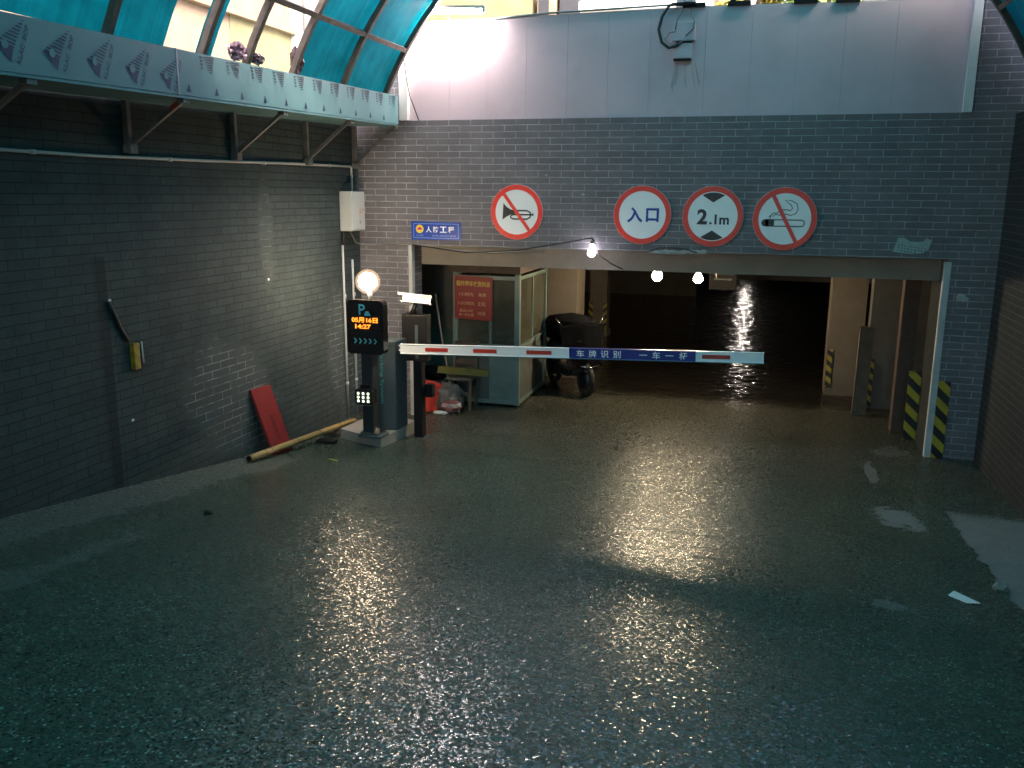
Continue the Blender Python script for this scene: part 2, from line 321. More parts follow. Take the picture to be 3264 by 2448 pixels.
M['hazard_wall'] = stripe_mat('hazard_plate_yellow', (.30, .19, .006), (.22, .13, .006), .9, .1, 'Y', dirt=False)
M['paper'] = mat('damp_paper', (.34, .42, .39), .7, var=.15, vscale=20)
M['paper_ink'] = mat('smudged_ink', (.10, .17, .16), .7)
M['plaster_patch'] = mat('broken_mortar', (.38, .38, .36), .85, var=.25, vscale=18, bump=.4)
M['apt_beige'] = mat('warm_rendered_wall', (.24, .165, .115), .8, var=.08, dirt=(.38, .27, .18))
M['apt_olive'] = mat('olive_rendered_wall', (.19, .165, .085), .8, var=.1, dirt=(.3, .28, .14))
M['apt_white'] = mat('white_ledge', (.78, .76, .72), .6)
M['apt_brown'] = mat('brown_ledge', (.26, .19, .12), .8, var=.1)
M['apt_dark'] = mat('dark_window', (.04, .035, .035), .25)
M['curtain'] = mat('pale_curtain', (.5, .42, .38), .8, var=.15)
M['leaf_yellow'] = mat('yellow_leaves', (.34, .27, .04), .6, var=.3, vscale=5)
M['leaf'] = mat('green_leaves', (.13, .2, .035), .6, var=.4, vscale=5)
M['bark'] = mat('bark', (.09, .07, .05), .9)
M['street'] = mat('upper_pavement', (.24, .23, .21), .85, var=.15)
M['bulb_warm'] = mat('lit_warm_bulb', (1, .85, .6), .3, emit=80., ecol=(1, .78, .50))
M['bulb_globe'] = mat('lit_globe_lamp', (1, .88, .7), .3, emit=38., ecol=(1, .79, .56))
M['bulb_white'] = mat('lit_white_bulb', (1, 1, 1), .3, emit=5., ecol=(.92, .86, 1))
M['bulb_far'] = mat('lit_far_lamp', (1, .95, .85), .3, emit=80., ecol=(1, .9, .78))
m_ = bpy.data.materials.new('lamp_glow_shell'); m_.use_nodes = True; g_ = NG(m_); o_ = g_.n['Material Output']; g_.n.remove(g_.n['Principled BSDF'])
e_ = g_.n.new('ShaderNodeEmission'); g_.L((1, .66, .42, 1), e_.inputs['Color']); g_.L(.22, e_.inputs['Strength']); t_ = g_.n.new('ShaderNodeBsdfTransparent'); g_.L((1, .95, .88, 1), t_.inputs['Color'])
x_ = g_.n.new('ShaderNodeMixShader'); g_.L(.3, x_.inputs[0]); g_.L(t_.outputs[0], x_.inputs[1]); g_.L(e_.outputs[0], x_.inputs[2]); g_.L(x_.outputs[0], o_.inputs['Surface']); M['lamp_glow'] = m_  # see-through glow imitating the warm halo round the lamp
M['tube'] = mat('lit_fluorescent_tube', (1, 1, 1), .3, emit=70., ecol=(1, .88, .85))
M['led'] = mat('lit_led', (1, 1, .8), .3, emit=.6, ecol=(.95, 1, .72))
M['led_off'] = mat('led_panel_green', (.012, .03, .016), .35)
M['led_red'] = mat('lit_red_digits', (1, .3, .05), .4, emit=.26, ecol=(1, .16, .02))
M['led_halo'] = mat('lit_amber_core', (1, .8, .1), .4, emit=.2, ecol=(1, .36, .02))
M['brass'] = mat('brass_cap', (.3, .2, .12), .4, .7)
M['litter_y'] = mat('yellow_straw', (.6, .55, .12), .5)
M['stone'] = mat('pebble', (.22, .2, .16), .8, var=.3, vscale=30)

# ------------------------------------------------------------------ builders
class MB:
    def __init__(s): s.b = bmesh.new()
    def box(s, x0, x1, y0, y1, z0, z1, bev=0):
        g = bmesh.ops.create_cube(s.b, size=1)
        for v in g['verts']:
            v.co = Vector(((x0+x1)/2+v.co.x*(x1-x0), (y0+y1)/2+v.co.y*(y1-y0), (z0+z1)/2+v.co.z*(z1-z0)))
        if bev:
            es = {e for v in g['verts'] for e in v.link_edges}
            bmesh.ops.bevel(s.b, geom=list(es), offset=bev, segments=2, affect='EDGES', profile=.5)
        return s
    def obox(s, p0, p1, w, h, upv=(0, 0, 1), bev=0):
        """bar of section w x h from p0 to p1"""
        p0, p1 = Vector(p0), Vector(p1); d = p1-p0; L = d.length; d.normalize()
        sd = d.cross(Vector(upv)); sd.normalize(); u = sd.cross(d)
        g = bmesh.ops.create_cube(s.b, size=1)
        for v in g['verts']:
            c = v.co.copy(); v.co = (p0+p1)/2+d*c.x*L+sd*c.y*w+u*c.z*h
        if bev:
            es = {e for v in g['verts'] for e in v.link_edges}
            bmesh.ops.bevel(s.b, geom=list(es), offset=bev, segments=2, affect='EDGES', profile=.5)
        return s
    def tube(s, pts, r, n=10, cap=True):
        pts = [Vector(p) for p in pts]; rs = r if isinstance(r, (list, tuple)) else [r]*len(pts)
        rings = []; ref = None
        for i, p in enumerate(pts):
            d = (pts[min(i+1, len(pts)-1)]-pts[max(i-1, 0)]).normalized()
            if ref is None: ref = d.orthogonal().normalized()
            a = (ref-d*ref.dot(d)); a = a.normalized() if a.length > 1e-6 else d.orthogonal().normalized(); ref = a; b = d.cross(a)
            rings.append([s.b.verts.new(p+(a*math.cos(2*math.pi*k/n)+b*math.sin(2*math.pi*k/n))*rs[i]) for k in range(n)])
        for A, B in zip(rings, rings[1:]):
            for k in range(n):
                f = s.b.faces.new((A[k], A[(k+1) % n], B[(k+1) % n], B[k])); f.smooth = True
        if cap: s.b.faces.new(rings[0][::-1]); s.b.faces.new(rings[-1])
        return s
    def poly(s, pts, thick=None, n=None):
        """flat polygon, given thickness along its normal n"""
        vs = [s.b.verts.new(Vector(p)) for p in pts]; f = s.b.faces.new(vs)
        if thick:
            nn = Vector(n) if n is not None else f.normal
            f.normal_update()
            r = bmesh.ops.extrude_face_region(s.b, geom=[f])
            for v in r['geom']:
                if isinstance(v, bmesh.types.BMVert): v.co += nn*thick
        return s
    def ball(s, c, r, sx=1, sy=1, sz=1, sub=3, rough=0., seed=0, fr=3., smooth=True, flat=None):
        g = bmesh.ops.create_icosphere(s.b, subdivisions=sub, radius=1)
        for v in g['verts']:
            d = v.co.normalized(); k = 1.
            if rough: k += rough*(mnoise.noise(d*fr+Vector((seed*3.1, seed, 7.7)))+.5*mnoise.noise(d*fr*2.7+Vector((seed, 3, seed*1.7))))
            q = Vector((d.x*r*sx*k, d.y*r*sy*k, d.z*r*sz*k))
            if flat is not None: q.z = max(q.z, flat)
            v.co = Vector(c)+q
        if smooth:
            for v in g['verts']:
                for f in v.link_faces: f.smooth = True
        return s
    def lathe(s, c, prof, n=20):
        """prof: (radius, z) pairs"""
        rings = [[s.b.verts.new(Vector(c)+Vector((r*math.cos(2*math.pi*k/n), r*math.sin(2*math.pi*k/n), z))) for k in range(n)] for r, z in prof]
        for A, B in zip(rings, rings[1:]):
            for k in range(n):
                f = s.b.faces.new((A[k], A[(k+1) % n], B[(k+1) % n], B[k])); f.smooth = True
        s.b.faces.new(rings[0][::-1]); s.b.faces.new(rings[-1])
        return s
    def build(s, name, m, parent=None, loc=None):
        me = bpy.data.meshes.new(name)
        org = parent_world(parent) if parent else (Vector(loc) if loc is not None else Vector())
        for v in s.b.verts: v.co -= org
        bmesh.ops.recalc_face_normals(s.b, faces=s.b.faces)
        s.b.to_mesh(me); s.b.free()
        me.materials.append(m)
        o = bpy.data.objects.new(name, me); COL.objects.link(o)
        if parent: o.parent = parent
        elif loc is not None: o.location = loc
        return o

def parent_world(p):
    v = Vector()
    while p is not None: v += p.location; p = p.parent
    return v

def tag(o, label, cat, group=None, kind=None):
    o['label'] = label; o['category'] = cat
    if group: o['group'] = group
    if kind: o['kind'] = kind
    return o
def thing(name, label, cat, loc, group=None):
    o = bpy.data.objects.new(name, None); COL.objects.link(o); o.location = loc; o.empty_display_size = .1
    return tag(o, label, cat, group)
def struct(o): o['kind'] = 'structure'; return o

class Face:
    """a flat drawing surface: 2D shapes placed on a plane, lifted slightly off it"""
    def __init__(s, org, x, y, lift=.003):
        s.o = Vector(org); s.x = Vector(x).normalized(); s.y = Vector(y).normalized(); s.n = s.x.cross(s.y); s.l = lift
    def p(s, a, b, k=1): return s.o+s.x*a+s.y*b+s.n*s.l*k
    def polys(s, name, m, parent, lst, k=1):
        mb = MB()
        for pl in lst: mb.poly([s.p(a, b, k) for a, b in pl])
        return mb.build(name, m, parent)
    def text(s, body, size, m, parent, cx, cy, bold=0., width=None, k=1, rot=0., name='lettering', shear=0., tight=1.):
        c = bpy.data.curves.new('text', 'FONT'); c.body = body; c.size = 1; c.align_x = 'CENTER'; c.align_y = 'CENTER'; c.offset = bold; c.shear = shear
        c.space_character = tight; c.resolution_u = 4
        o = bpy.data.objects.new('text', c); COL.objects.link(o)
        bpy.context.view_layer.update()
        me = bpy.data.meshes.new_from_object(o.evaluated_get(bpy.context.evaluated_depsgraph_get()))
        bpy.data.objects.remove(o); bpy.data.curves.remove(c)
        xs = [v.co.x for v in me.vertices]; ys = [v.co.y for v in me.vertices]
        mx, my = (min(xs)+max(xs))/2, (min(ys)+max(ys))/2
        ky = size/(max(ys)-min(ys)); kx = (width/(max(xs)-min(xs))) if width else ky
        ca, sa = math.cos(rot), math.sin(rot); org = parent_world(parent)
        for v in me.vertices:
            a, b = (v.co.x-mx)*kx, (v.co.y-my)*ky
            v.co = s.p(cx+a*ca-b*sa, cy+a*sa+b*ca, k)-org
        me.materials.clear(); me.materials.append(m)
        q = bpy.data.objects.new(name, me); COL.objects.link(q); q.parent = parent
        return q

def circ(cx, cy, r, n=40, a0=0., a1=2*math.pi): return [(cx+r*math.cos(a0+(a1-a0)*i/n), cy+r*math.sin(a0+(a1-a0)*i/n)) for i in range(n if abs(a1-a0) > 6.28 else n+1)]
def ring_quads(cx, cy, r0, r1, n=48):
    out = []
    for i in range(n):
        a, b = 2*math.pi*i/n, 2*math.pi*(i+1)/n
        out.append([(cx+r0*math.cos(a), cy+r0*math.sin(a)), (cx+r1*math.cos(a), cy+r1*math.sin(a)), (cx+r1*math.cos(b), cy+r1*math.sin(b)), (cx+r0*math.cos(b), cy+r0*math.sin(b))])
    return out
def stroke(pts, w):
    """mitred 2D line as a run of quads"""
    ws = w if isinstance(w, (list, tuple)) else [w]*len(pts); L, Rr = [], []
    for i, (x, y) in enumerate(pts):
        a = pts[max(i-1, 0)]; b = pts[min(i+1, len(pts)-1)]; dx, dy = b[0]-a[0], b[1]-a[1]; l = math.hypot(dx, dy) or 1
        nx, ny = -dy/l*ws[i]/2, dx/l*ws[i]/2; L.append((x+nx, y+ny)); Rr.append((x-nx, y-ny))
    return [[L[i], Rr[i], Rr[i+1], L[i+1]] for i in range(len(pts)-1)]
def rect(x0, y0, x1, y1): return [(x0, y0), (x1, y0), (x1, y1), (x0, y1)]
def frame2(x0, y0, x1, y1, w): return [rect(x0, y0, x1, y0+w), rect(x0, y1-w, x1, y1), rect(x0, y0+w, x0+w, y1-w), rect(x1-w, y0+w, x1, y1-w)]

def gz(y):
    """height of the ramp"""
    t = -y
    if t < 0: return 0.
    if t < 3.2: return .14*t*t/6.4
    if t < 5.4: return .14*(t-1.6)
    if t < 7.: return .532+.14*(t-5.4)-.06*(t-5.4)**2/3.2
    if t < 14.: return .708+.08*(t-7.)
    return min(1.268+.2*(t-14.), 3.6)

# ------------------------------------------------------------------ setting: ground, street, walls
mb = MB(); ys = [45, 30, 20, 12, 8, 5, 3.2, 2.4, 1.2, .4]+[.2-.2*i for i in range(16)]+[-3.2-.4*i for i in range(60)]+[-27.4, -40, -100]
xs = [-11, -5.2, -3.5, -1.5, 0, 1.5, 2.5, 8]
rows = [[mb.b.verts.new((x, y, gz(y))) for x in xs] for y in ys]
for A, B in zip(rows, rows[1:]):
    for i in range(len(xs)-1): f = mb.b.faces.new((A[i], A[i+1], B[i+1], B[i])); f.smooth = True
struct(mb.build('ramp_ground', M['floor']))
mb = MB()
for (x0, x1, y0, y1) in ((-120, -5.34, -27, 120), (2.62, 120, -27, 120), (-5.34, 2.62, .4, 120), (-120, -11, -120, -27), (8, 120, -120, -27)):
    mb.poly([(x0, y0, 3.59), (x1, y0, 3.59), (x1, y1, 3.59), (x0, y1, 3.59)])
struct(mb.build('street_ground', M['street']))

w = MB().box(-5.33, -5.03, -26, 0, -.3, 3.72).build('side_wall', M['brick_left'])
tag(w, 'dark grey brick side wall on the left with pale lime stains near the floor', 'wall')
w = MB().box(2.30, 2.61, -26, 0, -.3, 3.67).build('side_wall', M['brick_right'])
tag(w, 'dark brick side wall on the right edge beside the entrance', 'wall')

fac = thing('facade_wall', 'grey brick facade over the garage entrance carrying the round signs', 'wall', (0, 0, 0))
mb = MB().box(-5.33, -4.33, 0, .35, -.3, 2.19).box(1.82, 3.2, 0, .35, -.3, 2.19).box(-5.33, 3.2, 0, .35, 2.19, 3.69)
mb.box(-5.33, -4.44, 0, .35, 3.69, 5.7).box(1.90, 3.2, 0, .35, 3.69, 5.7)
mb.build('brickwork', M['brick_facade'], fac)
MB().box(1.792, 1.858, -.012, .06, 0, 2.16).build('corner_bead', M['bead'], fac)
MB().box(-4.362, -4.318, -.012, .08, .0, 2.19).build('corner_bead', M['bead'], fac)
mb = MB(); rnd = random.Random(4)                       # broken mortar above the opening
for i in range(9): mb.ball((-1.3+.07*i, -.004, 2.185+.015*rnd.random()), .05, 1, .18, .5, 2, .5, i, smooth=False)
mb.build('mortar_patch', M['plaster_patch'], fac)
mb = MB()
for (x, z, r) in ((1.985, 1.79, .05), (2.03, 1.77, .035), (-2.15, 2.83, .018), (-2.6, 3.05, .012)): mb.ball((x, -.002, z), r, 1, .12, .7, 2, .6, x, smooth=False)
mb.build('plaster_splash', M['plaster_patch'], fac)

# ------------------------------------------------------------------ fence over the facade
fen = thing('panel_fence', 'grey painted sheet fence standing on top of the brick facade', 'fence', (-1.2, .06, 3.69))
SE = [-4.34, -3.82, -3.35, -2.87, -2.38, -1.91, -1.44, -.835, -.35, .126, .6, 1.106, 1.80]
def ftop(x): return 4.845+(-.018*(x+.7) if x > -.7 else .008*(x+.7))
for a, b in zip(SE, SE[1:]):
    mb = MB(); g = .001; y0 = .03
    mb.poly([(a+g, y0, 3.692), (b-g, y0, 3.692), (b-g, y0, ftop(b)), (a+g, y0, ftop(a))], .04, (0, 1, 0))
    mb.build('panel', M['fence'], fen)
MB().poly([(-4.33, .052, 3.70), (1.79, .052, 3.70), (1.79, .052, 4.76), (-4.33, .052, 4.78)], .02, (0, 1, 0)).build('backing_rail', M['fence_dark'], fen)
for x in (-.98, -.5, .18, .6):
    mb = MB(); mb.box(x-.12, x+.12, -.002, .1, ftop(x)-.01, ftop(x)+.035).box(x-.1, x-.04, .0, .08, ftop(x)+.03, ftop(x)+.05)
    mb.build('top_clip', M['black'], fen)
MB().tube([(-3.7, .02, 4.795), (-2.6, .015, ftop(-2.6)+.015), (-1.2, .02, ftop(-1.2)+.03)], .012).build('top_rail', M['mint'], fen)
MB().box(1.80, 1.885, -.03, .10, 3.692, 4.95).build('edge_trim', M['white'], fen)
MB().box(-4.44, -4.335, -.05, .12, 3.692, 5.3).build('edge_post', M['white'], fen)
mb = MB(); rnd = random.Random(2)
for i in range(7):
    x = -1.17+.035*i+.02*rnd.random()
    if i in (2, 4): continue
    mb.poly([(x, .0285, 4.27), (x+.008, .0285, 4.27), (x+.03+.05*(i-3)/3, .0285, 4.05-.1*rnd.random()), (x+.005+.05*(i-3)/3, .0285, 4.03)])
mb.build('rust_streak', M['stain'], fen)
jb = thing('pole_bracket', 'grey steel pole foot bolted to the fence with two boxes', 'bracket', (-1.06, .0, 4.3))
MB().box(-1.17, -.98, -.05, .028, 4.30, 4.46, .006).build('lower_box', M['fence'], jb)
MB().box(-1.19, -.95, -.04, .028, 4.485, 4.68, .006).build('upper_box', M['fence'], jb)
MB().box(-1.17, -.98, -.054, .026, 4.283, 4.297).build('bottom_edge', M['black'], jb)
MB().box(-1.15, -.98, -.054, .026, 4.463, 4.481).build('bottom_edge', M['black'], jb)
MB().box(-1.22, -.96, -.045, .028, 4.855, 4.88).build('top_edge', M['black'], jb)
MB().box(-1.18, -.97, .08, .22, 4.70, 6.4, .01).build('pole', M['fence'], jb)
MB().tube([(-1.08, .06, 6.3), (-1.075, .06, 5.4), (-1.09, .02, 4.87), (-1.1, -.02, 4.78), (-1.15, -.05, 4.7), (-1.16, -.05, 4.6)], .006).build('conduit', M['cable_grey'], jb)
MB().tube([(-1.0, .06, 5.6), (-1.01, .02, 4.87), (-1.0, -.02, 4.76), (-.96, -.05, 4.68), (-.97, -.055, 4.6), (-1.05, -.055, 4.53)], .006).build('conduit', M['cable_grey'], jb)
c = MB().tube([(-1.18, -.01, 4.87), (-1.24, -.05, 4.85), (-1.31, -.07, 4.74), (-1.34, -.08, 4.60), (-1.30, -.08, 4.47), (-1.22, -.08, 4.41), (-1.14, -.07, 4.43), (-1.08, -.06, 4.475)], .017, 10).build('cable_loop', M['cable'])
tag(c, 'thick black cable looping down in front of the fence beside the pole boxes', 'cable')
c = MB().tube([(-1.15, -.06, 4.58), (-1.22, -.06, 4.57), (-1.27, -.06, 4.5), (-1.22, -.06, 4.45), (-1.13, -.06, 4.46)], .005, 8).build('wire_loop', M['cable_grey'])
tag(c, 'thin grey wire curl inside the thick cable loop on the fence', 'wire')
c = MB().tube([(-4.37, -.08, 4.5), (-4.34, -.07, 4.25), (-4.31, -.03, 3.98), (-4.2, -.01, 3.69)], .006, 8).build('hanging_wire', M['cable'])
tag(c, 'thin dark wire hanging down the white post at the left end of the fence', 'wire')

# ------------------------------------------------------------------ arched canopy
can = thing('arched_canopy', 'arched blue plastic canopy on steel ribs roofing the ramp, two bays bare', 'canopy', (-1.06, -12, 3.9))
CX, CZ, CR = -1.06, 2.424, 3.755
A0, A1 = R(157.3), R(22.4)
RIBS = [-.35, -1.42, -2.47, -3.25, -3.88, -4.95, -6.0, -7.05, -8.1, -9.15, -10.2, -11.25, -12.3, -13.35, -14.4, -15.45, -16.5, -17.55, -18.6, -19.65, -20.7]
def arc(a, r, y): return Vector((CX+r*math.cos(a), y, CZ+r*math.sin(a)))
for y in RIBS:
    mb = MB(); N = 34
    for i in range(N):
        a, b = A0+(A1-A0)*i/N, A0+(A1-A0)*(i+1)/N
        vs = []
        for t in (a, b):
            vs.append([mb.b.verts.new(arc(t, CR+dr, y+dy)) for dr, dy in ((-.03, -.028), (.025, -.028), (.025, .028), (-.03, .028))])
        for k in range(4): mb.b.faces.new((vs[0][k], vs[0][(k+1) % 4], vs[1][(k+1) % 4], vs[1][k]))
    mb.build('rib', M['rib'], can)
for deg in (147.4, 134, 120, 106, 92, 78, 64, 50, 36):
    MB().obox(arc(R(deg), CR-.005, -.36), arc(R(deg), CR-.005, -20.7), .05, .046, (math.cos(R(deg)), 0, math.sin(R(deg)))).build('purlin', M['rib'], can)
def panel(y0, y1, a0=A0, a1=A1):
    mb = MB(); N = max(4, int(34*abs(a1-a0)/abs(A1-A0))); lo, hi = [], []
    for i in range(N+1):
        t = a0+(a1-a0)*i/N
        lo.append((mb.b.verts.new(arc(t, CR+.032, y0)), mb.b.verts.new(arc(t, CR+.032, y1))))
        hi.append((mb.b.verts.new(arc(t, CR+.040, y0)), mb.b.verts.new(arc(t, CR+.040, y1))))
    for i in range(N): mb.b.faces.new((lo[i][0], lo[i][1], lo[i+1][1], lo[i+1][0])).smooth = True
    bmesh.ops.delete(mb.b, geom=[v for p in hi for v in p], context='VERTS')
    return mb.build('roof_panel', M['canopy'], can)
panel(-.30, -1.415); panel(-1.425, -2.46)
panel(-2.48, -3.24, R(108)); panel(-3.26, -3.70, R(108)); panel(-3.71, -3.92)
panel(-3.93, -4.30, R(108)); panel(-4.31, -4.94)
for a, b in zip(RIBS[5:], RIBS[6:]): panel(a-.005, b+.005)

# ------------------------------------------------------------------ gutter casing with protective film, on the left wall
gut = thing('gutter_casing', 'long pale gutter casing in printed protective film along the top of the left wall', 'gutter', (-4.7, -8, 3.55))
def zt(y): return 3.968+.02*max(y, -7)
def zb(y): return 3.645+.022*max(y, -7)
def sheet(ya, yb, x, th):
    ys_ = [ya]+([-7.] if ya < -7 else [])+[yb]; up_ = [(x, y, zt(y)) for y in ys_]; lo_ = [(x, y, zb(y)) for y in ys_[::-1]]
    return MB().poly(up_+lo_, th, (-1, 0, 0))
sheet(-20.7, -4.335, -4.42, .03).build('front_sheet', M['film'], gut)
sheet(-4.315, -.12, -4.4205, .03).build('front_sheet', M['film'], gut)
MB().box(-4.448, -4.417, -4.335, -4.315, zb(-4.32)-.003, zt(-4.32)+.003).build('sheet_joint', M['joint'], gut)
MB().poly([(-4.425, -.14, zb(-.14)-.002), (-4.425, -7, zb(-7)-.002), (-4.425, -20.7, zb(-7)-.002), (-5.02, -20.7, zb(-7)-.002), (-5.02, -7, zb(-7)-.002), (-5.02, -.14, zb(-.14)-.002)], .02, (0, 0, -1)).build('bottom_sheet', M['film'], gut)
mb = MB().poly([(-4.425, -.118, 3.965), (-4.96, -.118, 3.965), (-4.96, -.118, 3.66), (-4.6, -.118, 3.60), (-4.425, -.118, 3.642)], .02, (0, -1, 0)); mb.build('end_cap', M['film'], gut)
FX = Face((-4.42, 0, 0), (0, 1, 0), (0, 0, 1), .003)
def logo(yc):
    # tip at the top right, corner at the left, tip at the bottom; striped upper half, dark lower half, white disc
    T = (yc+.12, 3.832); Lf = (yc-.12, 3.672); Bm = (yc-.005, 3.566)
    st = []
    for i in range(9):
        f0, f1 = i/9+.02, i/9+.075
        def e(f): return ((Lf[0]+(T[0]-Lf[0])*f, Lf[1]+(T[1]-Lf[1])*f), (Bm[0]-.012*(1-f)+(T[0]-Bm[0])*(.3+.7*f), Bm[1]+(T[1]-Bm[1])*(.3+.7*f)))
        p, q = e(f0), e(f1); st.append([p[0], p[1], q[1], q[0]])
    FX.polys('film_logo', M['film_blue'], gut, st+[[Lf, Bm, (Bm[0]+.006, Bm[1]+.03), (Bm[0]+.022, Bm[1]+.085), (Lf[0]+.03, Lf[1]+.004)]])
    FX.polys('film_logo_disc', M['film'], gut, [circ(yc-.045, 3.668, .026, 20)], 2)
    FX.text('KLAC  BOP', .031, M['film_blue'], gut, yc+.096, 3.685, .02, .25, 1, R(68), 'film_lettering')
for i, yc in enumerate((-12.1, -11.35, -10.6, -9.9, -9.2, -8.5, -7.8, -7.1, -6.6, -6.25, -5.90, -5.535, -5.165, -4.795, -4.425)): logo(yc)
for i in range(11):
    mk, ar = [], []
    y = -3.93+.365*i
    for j in range(7):
        t = j/7; z0 = zt(y)-.02-.125*t; mk.append([(y-.065+.085*t, z0), (y+.075-.03*t, z0+.012*(1-t)), (y+.075-.03*t, z0-.008), (y-.062+.085*t, z0-.008)])
    for j in range(4): mk.append(rect(y-.115+.006*j, zt(y)-.02-.027*j-.018, y-.08+.003*j, zt(y)-.02-.027*j))
    a = y-.27; ar.append([(a-.028, zb(a)+.025), (a+.028, zb(a)+.03), (a+.004, zb(a)+.085), (a-.004, zb(a)+.085)])
    mk = [p for p in mk if max(q[0] for q in p) < -.15]; ar = [p for p in ar if max(q[0] for q in p) < -.15]
    if mk: FX.polys('film_mark', M['film_grey'], gut, mk)
    if ar: FX.polys('film_arrow', M['film_blue'], gut, ar)

brlab = ['steel wall bracket with a red tipped strut under the gutter casing', 'bare steel wall bracket under the gutter casing, second from the entrance end but one', 'slim steel wall bracket under the gutter casing, next to the corner one', 'half hidden steel bracket under the gutter end at the wall corner', 'steel bracket cut by the left edge of the photo under the gutter']
for i, (y, lab) in enumerate(zip((-4.22, -2.73, -1.34, -.14, -5.75), brlab)):
    b = thing('wall_bracket', lab, 'bracket', (-5.0, y, 3.15), 'brackets holding the gutter casing')
    zq = zb(y)-.025
    MB().box(-5.028, -4.975, y-.022, y+.022, 3.13, zq, .004).build('upright', M['bracket'], b)
    MB().obox((-4.985, y+.035, 3.20), (-4.5, y+.035, zq-.01), .03, .034).build('strut', M['bracket'], b)
    if i == 0: MB().obox((-4.60, y+.035, 3.459), (-4.53, y+.035, 3.507), .032, .036).build('strut_tip', M['red_end'], b)
    MB().box(-4.50, -4.44, y-.03, y+.05, zq-.03, zq).build('end_plate', M['bracket'], b)
    MB().box(-5.028, -4.95, y-.035, y+.05, 3.12, 3.19, .004).build('foot_plate', M['bracket'], b)

# crumpled film scraps left on the casing
for (y, z, r, m, lab, sd_, sz) in ((-3.42, 3.995, .085, 'foil_pink', 'crumpled shiny pink film bundle on the gutter beside the bare rib', 1, .9), (-3.12, 3.975, .075, 'foil_dark', 'small dark crumpled film scrap on the gutter right of the bare rib', 2, .6), (-2.42, 4.05, .085, 'foil_dark', 'dark crumpled film wrapped round the foot of the canopy rib', 3, 1.5)):
    o = MB().ball((-4.47, y, z), r, .7, 1.25 if sz < 1.2 else .75, sz, 3, .42, sd_, 4.5, smooth=False).build('crumpled_film', M[m]); tag(o, lab, 'plastic scrap')

# ------------------------------------------------------------------ buildings and trees outside
ap = thing('apartment_building', 'warm beige building with brown ledges and a white brick pier seen through the open canopy', 'building', (-9, 0, 3.6))
MB().box(-11, -7.6, -14, 3.4, 3.595, 8.2).build('wall', M['apt_beige'], ap)
MB().box(-7.62, -7.585, 1.3, 3.0, 3.6, 5.28).build('lower_wall', M['apt_olive'], ap)
MB().box(-7.62, -7.5, -2.0, 3.0, 5.28, 5.38).build('ledge', M['apt_brown'], ap)
MB().box(-7.62, -7.45, -14.0, 3.0, 6.05, 6.15).build('ledge', M['apt_brown'], ap)
MB().box(-7.6, -6.6, 3.0, 3.9, 3.595, 9).build('brick_pier', M['brick_white'], ap)
MB().tube([(-7.33, 2.97, 3.6), (-7.33, 2.97, 9)], .018).build('downpipe', M['cable_grey'], ap)

bk = thing('street_building', 'low warm building with a white ledge just above the fence', 'building', (-3, 8, 3.6))
MB().box(-9, -4.82, 7.5, 11, 3.595, 9.5).build('wall', M['apt_olive'], bk)
MB().box(-4.82, 1.3, 8, 11, 3.595, 9.5).build('wall', M['apt_beige'], bk)
MB().box(-3.75, -1.35, 6.9, 8.0, 6.18, 6.36).build('ledge', M['apt_white'], bk)
MB().box(-1.25, -.62, 7.9, 8.0, 5.9, 7.2).build('window', M['apt_white'], bk)
MB().box(-1.15, -.95, 7.88, 7.95, 5.9, 7.1).build('curtain', M['curtain'], bk)
MB().box(-.85, -.68, 7.88, 7.95, 5.9, 7.1).build('curtain', M['curtain'], bk)
MB().box(-.1, 1.2, 7.5, 8.0, 6.2, 6.34).build('ledge', M['apt_white'], bk)
MB().box(.15, .9, 7.9, 8.0, 6.36, 7.2).build('window', M['apt_dark'], bk)
MB().box(1.3, 4.5, 6.9, 9.0, 6.28, 6.5).build('eave', M['apt_dark'], bk)
ac = thing('air_conditioner', 'pale outdoor air conditioner on a bracket on the beige wall above the fence', 'air conditioner', (-4.35, 7.7, 6.1))
MB().box(-4.72, -4.35, 7.5, 7.95, 6.15, 6.75, .02).build('casing', M['apt_beige'], ac)
MB().box(-4.68, -4.48, 7.485, 7.5, 6.2, 6.6).build('grille', M['apt_dark'], ac)
MB().box(-4.3, -3.85, 7.6, 7.98, 6.15, 6.8, .02).build('side_unit', M['apt_dark'], ac)

nb = MB().box(2.75, 9, -16, 3, 3.595, 7.6).build('sun_blocker', M['concrete']); tag(nb, 'added unseen concrete block right of the ramp that shades the right brick pillar', 'building')  # added out of view to keep sun and sky off the right pillar

def tree(name, lab, x, y, z, h, r, lm, seed, n=900, trunk_top=None):
    t = thing(name, lab, 'tree', (x, y, 3.6)); rnd = random.Random(seed)
    mb = MB().tube([(x, y, 3.58), (x+.05, y, 3.6+(z-3.6)*.5), (x, y+.05, z)], [.14, .1, .06], 8)
    for k in range(6):
        a = k*1.05; mb.tube([(x, y, z-.3), (x+math.cos(a)*r*.4, y+math.sin(a)*r*.4, z+.2*h), (x+math.cos(a)*r*.75, y+math.sin(a)*r*.75, z+.35*h)], [.05, .03, .012], 6)
    mb.build('trunk', M['bark'], t)
    mb = MB(); cl = [(x+rnd.uniform(-1, 1)*r*.8, y+rnd.uniform(-1, 1)*r*.8, z+rnd.uniform(-.2, .8)*h, rnd.uniform(.3, .55)*r*.7) for _ in range(16)]
    for i in range(n):
        c = rnd.choice(cl); d = Vector((rnd.gauss(0, 1), rnd.gauss(0, 1), rnd.gauss(0, .8))).normalized()*c[3]*rnd.random()**.4
        p = Vector(c[:3])+d; u = Vector((rnd.gauss(0, 1), rnd.gauss(0, 1), rnd.gauss(0, 1))).normalized(); v = u.orthogonal().normalized(); s_ = rnd.uniform(.05, .1)
        mb.poly([p-u*s_, p+v*s_*.5, p+u*s_, p-v*s_*.5])
    mb.build('crown', M[lm], t)
